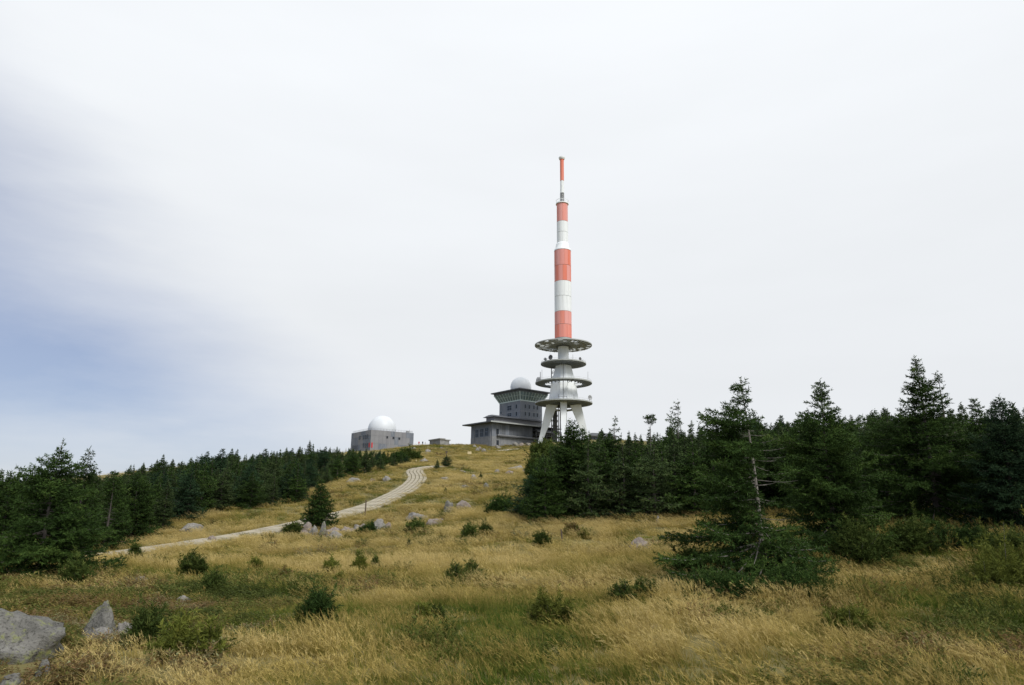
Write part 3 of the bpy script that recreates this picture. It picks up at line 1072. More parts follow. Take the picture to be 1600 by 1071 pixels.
def museum():
    B = Building('museum_building', 'flat grey panelled block with a white dome on its roof and red banners', 578, 246, 37, 705)
    L = B.hit(646, 690, 'a')[0]
    W = B.hit(548.5, 690, 'b')[0]
    H = B.hit(578, 671.3, 'a')[1]
    c = MB().box(0.06, L - 0.06, 0.06, W - 0.06, -3, H - 0.25).obj('wall', 'fascia', B.o)
    zs = [-3.0, B.hit(578, 692.5, 'a')[1], B.hit(578, 680.3, 'a')[1], H]
    rng = random.Random(8)
    na, nb = 11, 8
    for face, Lf, n in (('a', L, na), ('b', W, nb)):
        for i in range(3):
            for k in range(n):
                u0, u1 = Lf * k / n + 0.025, Lf * (k + 1) / n - 0.025
                if face == 'b' and k == 0:
                    u0 = 0.09
                m = MB()
                e = rng.uniform(0, 0.02)
                if face == 'a':
                    m.box(u0, u1, 0.0 - e, 0.055, zs[i] + 0.03, zs[i + 1] - 0.03)
                else:
                    m.box(0.0 - e, 0.055, u0, u1, zs[i] + 0.03, zs[i + 1] - 0.03)
                m.obj('panel', ('render_grey', 'render_pale')[rng.random() < 0.35] if face == 'b' else ('render_pale', 'render_grey')[rng.random() < 0.4], B.o)  # light from the right put into tone: right panels mostly paler, left darker
    MB().box(0.3, L - 0.3, 0.3, W - 0.3, H - 0.25, H - 0.1).obj('roof', 'slate_roof', B.o)
    for (x0, x1) in ((603.6, 606.2), (613.2, 616.2), (622.4, 625.2)):
        ym = 683.5 + (x0 - 603) * 0.11
        B.window('a', x0, ym - 2.0, x1, ym + 2.2, 'dark_steel', off=0.03)
    for (x0, x1, ya, yb) in ((561.2, 563, 681.5, 687), (567.2, 569, 680.5, 686.5), (570.4, 572, 680, 686), (573.4, 575.2, 679.3, 685.5),
                             (550.5, 552.2, 697, 702), (553.2, 555, 697, 702), (556.2, 558, 696.5, 702), (567.2, 569, 693, 699.5),
                             (570.4, 572, 693, 699.5), (573.4, 575, 692.6, 699.5)):
        B.window('b', x0, ya, x1, yb, 'dark_steel', off=0.03, fw=0.07)
    for face, x0, x1, ya, yb in (('b', 575.9, 577.6, 692, 699.2), ('a', 580, 582.3, 692, 699.6)):
        (u0, z0), (u1, z1) = B.hit(x0, yb, face, 0.15), B.hit(x1, ya, face, 0.15)
        u0, u1 = sorted((u0, u1))
        m = MB()
        m.box(*((u0, u1, -0.19, -0.15) if face == 'a' else (-0.19, -0.15, u0, u1)), z0, z1)
        bn = m.obj('banner', 'red_sign', B.o)
        bn['label'] = 'upright red banner at the corner of the block'
        # white lettering block runs down the banner
        q = MB()
        um = (u0 + u1) / 2
        for k in range(6):
            za = z0 + (z1 - z0) * (0.12 + 0.12 * k)
            q.box(*((um - 0.10, um + 0.10, -0.197, -0.191) if face == 'a' else (-0.197, -0.191, um - 0.10, um + 0.10)), za, za + 0.1)
    # roof rail
    g = MB()
    for (x0, y0, x1, y1) in ((0.4, 0.4, L - 0.4, 0.4), (0.4, 0.4, 0.4, W - 0.4), (L - 0.4, 0.4, L - 0.4, W - 0.4)):
        n = 14
        for k in range(n + 1):
            x, y = x0 + (x1 - x0) * k / n, y0 + (y1 - y0) * k / n
            g.box(x - 0.03, x + 0.03, y - 0.03, y + 0.03, H - 0.1, H + 0.75)
        for h in (0.4, 0.72):
            g.tube([(x0, y0, H + h), (x1, y1, H + h)], 0.03, 4)
    g.obj('roof_rail', 'grey_steel', B.o)
    m = MB().box(-0.5, 0.5, -0.4, 0.4, 0, 0.9)
    m.tube([(0.8, 0, 0), (0.8, 0, 1.4)], 0.06, 5)
    m.obj('roof_vent', 'grey_steel', B.o, False, (L - 2.0, 1.2, H - 0.1))
    # dome
    cu, cv = L * 0.42, W * 0.52
    wp = B.C[:2] + B.a * cu + B.b * cv
    k = mpp((wp[0], wp[1], B.z0 + H))
    r = 21.8 * k
    # slide the centre sideways so that it stands at the right photo column
    want = at(597.3, 665, wp[1])
    dx = want[0] - wp[0]
    cu += dx * B.a[0]
    cv += dx * B.b[0]
    wp = B.C[:2] + B.a * cu + B.b * cv
    top = at(597.3, 650.2, wp[1])[2] - B.z0
    cz = top - r
    sphere_mesh(r, max(-0.98 * r, H - 0.12 - cz)).obj('radome', 'radome', B.o, True, (cu, cv, cz))
    return B


museum()


def hotel():
    B = Building('summit_hotel', 'dark grey summit building with a flared glazed tower storey and white radome', 812.5, 284, 39, 692)
    T = B.o
    L = B.hit(847, 650, 'a')[0]
    W = B.hit(780.3, 645, 'b')[0]
    z1 = B.hit(812.5, 626, 'a')[1]
    MB().box(0, L, 0, W, -4, z1).obj('tower_wall', 'render_grey', T)
    # flat bands between the storeys
    m = MB()
    for py in (642.5, 652.5):
        z = B.hit(812.5, py, 'a')[1]
        m.box(-0.04, L + 0.04, -0.04, W + 0.04, z, z + 0.16)
    m.obj('string_course', 'fascia', T)
    # flared storey: sill ring, panes, mullions, roof
    z2 = B.hit(812.5, 612.6, 'a')[1]
    e = 1.7
    MB().box(-0.12, L + 0.12, -0.12, W + 0.12, z1 + 0.002, z1 + 0.45).obj('sill_band', 'frame_green', T)
    MB().box(0.6, L - 0.6, 0.6, W - 0.6, z1 + 0.46, z1 + 0.6).obj('gallery_floor', 'interior', T)
    zs = z1 + 0.46

    def cor(x, y, t):
        sx = -1 if x == 0 else 1
        sy = -1 if y == 0 else 1
        return ((x * L) + sx * (0.05 + e * t), (y * W) + sy * (0.05 + e * t), zs + (z2 - zs) * t)

    sides = [((0, 0), (1, 0)), ((1, 0), (1, 1)), ((1, 1), (0, 1)), ((0, 1), (0, 0))]
    for (p, q) in sides:
        n = 9
        for k in range(n):
            P = [np.array(cor(*c, t)) for c, t in ((p, 0), (q, 0), (q, 1), (p, 1))]
            f0, f1 = k / n, (k + 1) / n
            a0, a1 = P[0] + (P[1] - P[0]) * f0, P[0] + (P[1] - P[0]) * f1
            b0, b1 = P[3] + (P[2] - P[3]) * f0, P[3] + (P[2] - P[3]) * f1
            MB().add([a0, a1, b1, b0], [(0, 1, 2, 3)]).obj('pane', 'glass_clear', T)
            w = 0.12
            MB().tube([a0, b0], w, 4).obj('mullion', 'frame_green', T)
        mid0, mid1 = (np.array(cor(*p, 0.55)), np.array(cor(*q, 0.55)))
        MB().tube([mid0, mid1], 0.07, 4).obj('transom', 'frame_green', T)
        MB().tube([cor(*p, 0), cor(*p, 1)], 0.22, 6).obj('corner_post', 'frame_green', T)
    MB().box(L * 0.4, L * 0.6, W * 0.4, W * 0.6, z1 + 0.6, z2 - 0.02).obj('lift_core', 'interior', T)
    MB().box(-e + 0.15, L + e - 0.15, -e + 0.15, W + e - 0.15, z2 - 0.12, z2 - 0.003).obj('gallery_ceiling', 'interior', T)
    MB().box(-e - 0.1, L + e + 0.1, -e - 0.1, W + e + 0.1, z2, z2 + 0.7).obj('header_band', 'dark_cladding', T)
    MB().box(-e - 1.1, L + e + 1.1, -e - 1.1, W + e + 1.1, z2 + 0.702, z2 + 1.15).obj('tower_roof', 'slate_roof', T)
    # radome
    cu, cv = L * 0.5, W * 0.5
    wp = B.C[:2] + B.a * cu + B.b * cv
    want = at(813.8, 605, wp[1])
    dx = want[0] - wp[0]
    cu, cv = cu + dx * B.a[0], cv + dx * B.b[0]
    wp = B.C[:2] + B.a * cu + B.b * cv
    r = 16.4 * mpp((wp[0], wp[1], B.z0 + z2))
    cz = at(813.8, 589.6, wp[1])[2] - B.z0 - r
    sphere_mesh(r, max(-0.95 * r, z2 + 1.16 - cz)).obj('radome', 'radome', T, True, (cu, cv, cz))
    # small windows of the tower
    for (x0, x1) in ((819.6, 822.3), (825.6, 828.3), (832.8, 835.5), (838.2, 841)):
        dy = (x0 - 819) * 0.13
        B.window('a', x0, 631.7 + dy, x1, 638.8 + dy, 'frame_blue')
        B.window('a', x0, 643.2 + dy, x1, 650.2 + dy, 'frame_blue')
    for (x0, x1, ya, yb) in ((792.6, 799.4, 634.6, 641.4), (805.6, 808.4, 632.3, 638.8), (792.6, 799.4, 646.2, 651), (805.6, 808.4, 643.6, 650.4)):
        B.window('b', x0, ya, x1, yb, 'frame_blue', mid=(x1 - x0 > 4))
    B.window('b', 782, 643.2, 783.8, 647.6, 'frame_blue')

    # lower wing, a box of its own under the same root
    C2 = Building.__new__(Building)
    p = at(768.5, 692, 266)
    C2.C, C2.a, C2.b, C2.z0, C2.o, C2.ang = p, B.a, B.b, B.z0, T, B.ang
    d = p[:2] - B.C[:2]
    lo = np.array([d @ B.a, d @ B.b])                 # wing corner in the root's local frame

    class Off(MB):
        def obj(s, name, mat, parent=None, smooth=False, loc=None, rot=None):
            if parent is None or parent is T:
                s.v = [(x + lo[0], y + lo[1], z) for x, y, z in s.v]
                parent = T
            return MB.obj(s, name, mat, parent, smooth, loc, rot)

    L2 = C2.hit(832, 690, 'a')[0]
    W2 = C2.hit(735.6, 690, 'b')[0]
    H2 = C2.hit(768.5, 661, 'a')[1]
    Off().box(0, L2, 0, W2, -4, H2).obj('wing_wall', 'render_grey', T)
    zp = C2.hit(768.5, 681.5, 'a')[1]
    Off().box(-0.05, L2 + 0.05, -0.05, W2 + 0.05, -4.1, zp).obj('plinth', 'plinth', T)
    # pilaster strips and down pipes
    u5 = C2.hit(782.6, 680, 'a')[0]
    Off().tube([(u5, -0.16, -3), (u5, -0.16, H2)], 0.11, 6).obj('down_pipe', 'fascia', T)
    v5 = C2.hit(741.5, 685, 'b')[0]
    for v in (v5, 0.9):
        Off().tube([(-0.16, v, -3), (-0.16, v, H2)], 0.11, 6).obj('down_pipe', 'fascia', T)
    # facade boards between the posts
    rng = random.Random(2)
    for k in range(8):
        u0 = u5 + 0.3 + (L2 - u5 - 0.4) * k / 8
        u1 = u5 + 0.3 + (L2 - u5 - 0.4) * (k + 1) / 8 - 0.05
        Off().box(u0, u1, -0.05 - rng.uniform(0, 0.03), -0.002, zp + 1.0, H2 - 0.05).obj('panel', ('dark_cladding', 'render_grey')[rng.random() < 0.12], T)

    def wwin(face, *a, **k):
        w = C2.window(face, *a, **k)
        w.location = (lo[0], lo[1], 0)
        return w
    for (x0, x1, ya, yb) in ((743, 747.6, 672.2, 683.6), (750.2, 755.2, 670.8, 682.5), (757.7, 762.6, 669.2, 681.4)):
        wwin('b', x0, ya, x1, yb, 'frame_blue', mid=True, fw=0.08, off=0.05)
    wwin('a', 775.4, 670, 779.4, 679.3, 'dark_steel', fw=0.12, off=0.05)
    wwin('a', 775.4, 687.8, 779.4, 697.5, 'dark_steel', fw=0.12, off=0.06)
    ul = C2.hit(775.6, 680.5, 'a')[0]
    Off().box(ul, L2 + 3, -1.1, -0.06, zp + 0.05, zp + 0.55).obj('balcony_ledge', 'dark_steel', T)
    Off().box(ul, L2 + 3, -1.12, -1.04, zp + 0.552, zp + 0.72).obj('ledge_trim', 'grey_steel', T)
    # hipped roof with a wide overhang
    o = 2.6
    rise = 1.3
    ex, ey = 7.5, 7.5
    Off().hexa([(-o, -o, H2), (L2 + 1.5, -o, H2), (L2 + 1.5, W2 + o, H2), (-o, W2 + o, H2)],
               [(-o, -o, H2 + 0.45), (L2 + 1.5, -o, H2 + 0.45), (L2 + 1.5, W2 + o, H2 + 0.45), (-o, W2 + o, H2 + 0.45)]).obj('roof_slab', 'slate_roof', T)
    Off().hexa([(-o + 0.1, -o + 0.1, H2 + 0.452), (L2 + 1.4, -o + 0.1, H2 + 0.452), (L2 + 1.4, W2 + o - 0.1, H2 + 0.452), (-o + 0.1, W2 + o - 0.1, H2 + 0.452)],
               [(ex * 0.4, ey * 0.4, H2 + rise), (L2 + 1.4, ey * 0.4, H2 + rise), (L2 + 1.4, W2 * 0.75, H2 + rise), (ex * 0.4, W2 * 0.75, H2 + rise)]).obj('roof', 'slate_roof', T)
    Off().box(-o - 0.03, L2 + 1.5, -o - 0.05, -o - 0.003, H2 + 0.02, H2 + 0.5).obj('gutter', 'rim', T)
    # clerestory tier behind
    t0u, t0v = 4.6, 4.8
    H3 = H2 + 3.3
    Lt = L2 + 9
    Off().box(t0u, Lt, t0v, W2 * 0.72, H2 + 0.6, H3).obj('clerestory_wall', 'render_pale', T)
    Off().hexa([(t0u - 1.2, t0v - 1.3, H3), (Lt, t0v - 1.3, H3), (Lt, W2 * 0.78, H3), (t0u - 1.2, W2 * 0.78, H3)],
               [(t0u - 0.2, t0v + 1.2, H3 + 0.95), (Lt, t0v + 1.2, H3 + 0.95), (Lt, W2 * 0.6, H3 + 0.95), (t0u - 0.2, W2 * 0.6, H3 + 0.95)]).obj('clerestory_roof', 'slate_roof', T)
    # terrace wing further right: floors on posts with stairs, below a dark hipped roof
    u0, u1 = L2 + 1.6, C2.hit(878, 680, 'a')[0]
    v0, v1 = 0.8, 10.5
    Off().box(u0, u1, v0 + 3.2, v1, -4, H2 - 1.2).obj('terrace_wall', 'render_grey', T)
    for z in (-1.0, 2.6, 6.2):
        Off().box(u0, u1, v0 - 1.2, v0 + 3.19, z, z + 0.3).obj('terrace_floor', 'dark_steel', T)
        r_ = Off()
        for h in (0.55, 1.1):
            r_.tube([(u0, v0 - 1.15, z + 0.3 + h), (u1, v0 - 1.15, z + 0.3 + h)], 0.06, 4)
        for k in range(13):
            uu = u0 + (u1 - u0) * k / 12
            r_.box(uu - 0.04, uu + 0.04, v0 - 1.19, v0 - 1.11, z + 0.3, z + 1.4)
        r_.obj('terrace_rail', 'grey_steel', T)
    for k in range(6):
        uu = u0 + 0.3 + (u1 - u0 - 0.6) * k / 5
        Off().box(uu - 0.2, uu + 0.2, v0 - 1.05, v0 - 0.65, -4, H2 - 1.6).obj('post', 'dark_steel', T)
    for q in range(2):
        st = Off()
        ua, ub = u0 + (u1 - u0) * 0.66, u0 + (u1 - u0) * 0.92
        for k in range(12):
            f = k / 12
            z = -1.0 + 3.6 * q + 3.6 * f
            uu = ua + (ub - ua) * (f if q == 0 else 1 - f)
            st.box(uu - 0.2, uu + 0.25, v0 - 2.5, v0 - 1.3, z, z + 0.16)
        st.obj('stair_flight', 'grey_steel', T)
    Hr = H2 - 1.5
    Off().hexa([(u0 - 0.2, v0 - 2.4, Hr), (u1 + 1.2, v0 - 2.4, Hr), (u1 + 1.2, v1 + 1, Hr), (u0 - 0.2, v1 + 1, Hr)],
               [(u0 - 0.2, v0 + 3.6, Hr + 2.9), (u1 - 4.5, v0 + 3.6, Hr + 2.9), (u1 - 4.5, v1 - 3, Hr + 2.9), (u0 - 0.2, v1 - 3, Hr + 2.9)]).obj('terrace_roof', 'slate_roof', T)
    Off().box(u0 - 0.2, u1 + 1.25, v0 - 2.5, v0 - 2.41, Hr - 0.35, Hr + 0.12).obj('fascia_board', 'fascia', T)


hotel()


def low_house():
    B = Building('low_station_house', 'low house with a dark shallow roof half hidden behind the spruces beside the tower', 925, 276, 14, 692)
    L = B.hit(962, 686, 'a')[0]
    H = B.hit(930, 681.5, 'a')[1]
    MB().box(0, L, 0, 7, -4, H).obj('wall', 'render_grey', B.o)
    z = H
    MB().hexa([(-1, -1.3, z), (L + 1, -1.3, z), (L + 1, 8.2, z), (-1, 8.2, z)], [(1, 2.4, z + 1.5), (L - 1, 2.4, z + 1.5), (L - 1, 4.6, z + 1.5), (1, 4.6, z + 1.5)]).obj('roof', 'slate_roof', B.o)
    MB().box(-1.05, L + 1.05, -1.38, -1.302, z - 0.3, z + 0.06).obj('fascia_board', 'dark_steel', B.o)
    for k in range(6):
        x0 = 927 + k * 5.4
        B.window('a', x0, 684, x0 + 3, 689.5, 'frame_blue')


low_house()


def bunker():
    B = Building('concrete_hut', 'low concrete hut with a flat slab roof on the summit crest', 687.5, 247, 35, 695, 'hut')
    L = B.hit(702, 691, 'a')[0]
    W = B.hit(671.2, 691, 'b')[0]
    H = B.hit(687.5, 686.8, 'a')[1]
    MB().box(0, L, 0, W, -2.5, H).obj('wall', 'concrete', B.o)
    MB().box(-0.35, L * 0.52, -0.35, W + 0.3, H + 0.002, H + 0.42).obj('roof_slab', 'concrete', B.o)
    MB().box(L * 0.52 + 0.02, L + 0.35, -0.3, W + 0.3, H - 0.25, H + 0.1).obj('roof_slab', 'concrete', B.o)
    m = MB().hexa([(L + 0.02, -0.2, -2.5), (L + 3.0, -0.2, -2.5), (L + 3.0, 1.2, -2.5), (L + 0.02, 1.2, -2.5)],
                  [(L + 0.02, -0.2, 0.5), (L + 3.0, -0.2, -0.6), (L + 3.0, 1.2, -0.6), (L + 0.02, 1.2, 0.5)])
    m.obj('ramp_wall', 'concrete', B.o)


bunker()

# ------------------------------------------------------------------ rocks


def rock_mesh(seed, w, d, h, mat, pointed=0.0):
    rng = np.random.default_rng(seed)
    import bmesh
    bm = bmesh.new()
    bmesh.ops.create_icosphere(bm, subdivisions=4, radius=1.0)
    V = np.array([v.co[:] for v in bm.verts])
    # planar breaks
    for _ in range(11):
        n = rng.normal(size=3)
        n /= np.linalg.norm(n)
        c = rng.uniform(0.62, 0.92)
        dd = V @ n - c
        V = V - np.where(dd > 0, dd, 0)[:, None] * n * 0.88
    ph = rng.uniform(0, 50, 3)
    for s, a in ((1.6, 0.24), (3.6, 0.17), (8.0, 0.10), (17.0, 0.05)):
        nn = vnoise(V[:, 0] * s + ph[0], V[:, 2] * s + V[:, 1] * s * 0.7 + ph[1], seed) + vnoise(V[:, 1] * s + ph[2], V[:, 2] * s - V[:, 0] * s * 0.5, seed + 3)
        V = V * (1 + a * nn)[:, None]
    if pointed:
        k = np.clip(V[:, 2], 0, 1)
        V[:, :2] *= (1 - pointed * k)[:, None]
    V = V * np.array([w / 2, d / 2, h])
    V[:, 2] = np.where(V[:, 2] < 0, V[:, 2] * 0.6, V[:, 2])
    for v, c in zip(bm.verts, V):
        v.co = c
    me = bpy.data.meshes.new('rock')
    bm.to_mesh(me)
    bm.free()
    me.polygons.foreach_set('use_smooth', [True] * len(me.polygons))
    me.materials.append(M[mat])
    return me


ROCKS = [  # photo x of the middle, y of the foot, width, height, material, pointed, label
    (2, 1032, 176, 64, 'rock_grey', -0.25, 'large lichen-covered granite boulder at the lower left edge'),
    (152, 996, 46, 48, 'rock_grey', 0.55, 'pointed grey standing stone right of the large lichen boulder'),
    (156, 1000, 40, 9, 'rock', 0.0, 'flat stone lying at the foot of the pointed stone'),
    (190, 993, 26, 14, 'rock', 0.0, 'small pale rounded stone beside the pointed stone'),
    (66, 1056, 20, 22, 'rock_grey', 0.2, 'small grey stone below the large lichen boulder'),
    (12, 1074, 40, 15, 'rock_grey', 0.0, 'grey rock cut off by the bottom left corner'),
    (220, 912, 22, 7, 'rock', 0.0, 'small flat stone in the heath below the path'),
    (283, 943, 22, 7, 'rock', 0.0, 'small pale stone sunk in grass below two round bushes'),
    (504, 842, 16, 24, 'rock_grey', 0.35, 'upright grey stone standing in front of the lone spruce'),
    (480, 833, 18, 11, 'rock_red', 0.1, 'angular reddish stone atop the row, under the lone spruce'),
    (473, 838, 16, 7, 'rock_red', 0.0, 'low rounded stone at the left end of the stone row'),
    (490, 839, 14, 10, 'rock', 0.0, 'pinkish stone wedged against the upright grey stone'),
    (524, 842, 20, 7, 'rock', 0.0, 'low whitish stone right of the upright grey stone'),
    (520, 835, 22, 7, 'rock_red', 0.0, 'flat stone behind the low whitish stone'),
    (540, 833, 22, 7, 'rock_red', 0.0, 'broad reddish stone in the middle of the stone row'),
    (556, 829, 12, 6, 'rock', 0.0, 'small pale stone between the two halves of the row'),
    (567, 827, 14, 7, 'rock_red', 0.0, 'whitish stone left of the largest stone in the row'),
    (592, 829, 26, 14, 'rock', 0.15, 'large grey wedge-shaped stone in the right half of the row'),
    (606, 829, 12, 8, 'rock_red', 0.1, 'small reddish stone ending the row on the right'),
    (649, 813, 34, 9, 'rock', 0.0, 'broad flat grey boulder in grass right of the row'),
    (679, 820, 24, 8, 'rock_red', 0.0, 'low reddish boulder right of the broad flat boulder'),
    (700, 800, 18, 16, 'rock_grey', 0.2, 'steep grey boulder, left one of the pair on the slope'),
    (722, 796, 26, 12, 'rock_red', 0.0, 'long pale boulder, right one of the pair on the slope'),
    (1000, 862, 38, 17, 'rock_red', 0.0, 'single reddish-grey boulder in the meadow left of the leaning spruce'),
    (298, 831, 34, 8, 'rock', 0.0, 'flat grey boulder in grass between the forest edge and path'),
    (330, 846, 16, 4, 'rock_red', 0.0, 'small low stone at the lower edge of the path'),
    (740, 750, 12, 9, 'rock', 0.1, 'pale angular boulder on the upper slope with shrubs beside it'),
    (552, 755, 20, 6, 'rock', 0.0, 'low flat outcrop in grass left of the path bend'),
    (583, 753, 8, 4, 'rock_red', 0.0, 'small reddish stone between the two outcrops left of the path'),
    (605, 752, 12, 6, 'rock', 0.0, 'small grey outcrop close to the path bend'),
    (760, 764, 9, 6, 'rock_grey', 0.1, 'small dark boulder with a shrub below the pale angular boulder'),
    (808, 734, 28, 6, 'rock', 0.0, 'broad flat pale outcrop beside the right forest edge'),
    (826, 737, 18, 4, 'rock_red', 0.0, 'low reddish ledge under the broad flat outcrop'),
    (796, 741, 12, 4, 'rock_red', 0.0, 'small reddish stone left of the broad flat outcrop'),
    (777, 739, 10, 4, 'rock', 0.0, 'small pale stone sunk in the slope left of the outcrop'),
    (662, 722, 13, 4, 'rock', 0.0, 'flat pale stone at the right end of the young spruces'),
    (668, 707, 9, 4, 'rock', 0.0, 'pale stone on the green knoll below the people'),
    (645, 702, 8, 3, 'rock', 0.0, 'whitish stone on the knoll under the grey block'),
    (1028, 818, 5, 7, 'rock', 0.2, 'small white marker stone at the edge of the right forest'),
    (745, 706, 7, 5, 'rock', 0.0, 'grey stone right of the tan board'),
    (750, 703, 6, 5, 'rock_red', 0.0, 'upper stone of the heap right of the tan board'),
    (755, 707, 8, 5, 'rock', 0.0, 'broad stone of the heap right of the tan board'),
    (742, 699, 6, 4, 'rock', 0.0, 'pale stone on the crest above the tan board'),
    (778, 701, 9, 4, 'rock', 0.0, 'pale stone at the foot of the summit building'),
    (806, 697, 10, 5, 'rock', 0.1, 'pale boulder on the crest in front of the summit building'),
    (815, 697, 9, 4, 'rock_red', 0.0, 'stone beside the pale crest boulder in front of the summit building'),
    (826, 696, 9, 4, 'rock', 0.0, 'low crest stone left of the tower leg'),
]


def rocks():
    for i, (px, py, w, h, mat, pt, label) in enumerate(ROCKS):
        p = place(px, py)
        k = mpp(p)
        me = rock_mesh(100 + i, w * k * 1.12, w * k * (0.8 if w > 14 else 1.0), h * k * 1.06 + min(0.17, 0.004 * p[1]), mat, pt)
        o = link('boulder' if w > 20 else 'stone', me, None, (p[0], p[1] + w * k * 0.15, p[2] - 0.02 * h * k))
        o.rotation_euler = (0, 0, ((i * 37) % 50 - 25) / 100)
        tag(o, label, 'boulder' if w > 20 else 'stone')
    rng = random.Random(77)
    me = [rock_mesh(300 + j, 1.3, 1.1, 0.55, ('rock', 'rock_red', 'rock')[j], 0) for j in range(3)]
    for j in range(26):
        px, py = rng.choice([(rng.uniform(590, 640), rng.uniform(699, 706)), (rng.uniform(655, 770), rng.uniform(697, 712)),
                             (rng.uniform(795, 835), rng.uniform(695, 699)), (rng.uniform(690, 800), rng.uniform(735, 775))])
        p = place(px, py)
        o = link('stone', me[j % 3], None, tuple(p), (0, 0, rng.uniform(0, 6)))
        s = rng.uniform(0.35, 0.8)
        o.scale = (s * 1.3, s, s * 0.8)
        tag(o, 'small granite stone scattered on the upper grassy slope', 'stone', 'small stones scattered on the upper slope')


rocks()

# ------------------------------------------------------------------ spruces


def needles_from(tw0, tw1, tint, spacing, nl, nw, rng, spread=0.85):
    """small pointed sprays along every twig; returns vertices, triangles and tints"""
    tw0, tw1, tint = np.array(tw0), np.array(tw1), np.array(tint)
    d = tw1 - tw0
    ln = np.linalg.norm(d, axis=1)
    cnt = np.maximum(2, np.round(ln / spacing)).astype(int)
    idx = np.repeat(np.arange(len(ln)), cnt)
    n = len(idx)
    t = rng.uniform(0.0, 1.0, n)
    ax = d[idx] / np.maximum(ln[idx], 1e-6)[:, None]
    base = tw0[idx] + d[idx] * t[:, None]
    rnd = rng.normal(size=(n, 3))
    rnd[:, 2] = rnd[:, 2] * 0.55 + 0.08
    rnd -= (rnd * ax).sum(1)[:, None] * ax
    rnd /= np.maximum(np.linalg.norm(rnd, axis=1), 1e-6)[:, None]
    dr = ax * 0.75 + rnd * spread
    dr /= np.linalg.norm(dr, axis=1)[:, None]
    L = nl * rng.uniform(0.6, 1.35, n)
    w = np.cross(dr, rng.normal(size=(n, 3)))
    w /= np.maximum(np.linalg.norm(w, axis=1), 1e-6)[:, None]
    W = nw * rng.uniform(0.7, 1.3, n)
    a = base - w * (W / 2)[:, None]
    b = base + w * (W / 2)[:, None] + dr * (L * 0.15)[:, None]
    c = base + dr * L[:, None]
    V = np.stack([a, b, c], 1).reshape(-1, 3)
    Fc = np.arange(3 * n).reshape(-1, 3)
    ti = np.clip(tint[idx] + rng.normal(0, 0.10, n), 0, 1)
    return V, Fc, np.repeat(ti, 3)


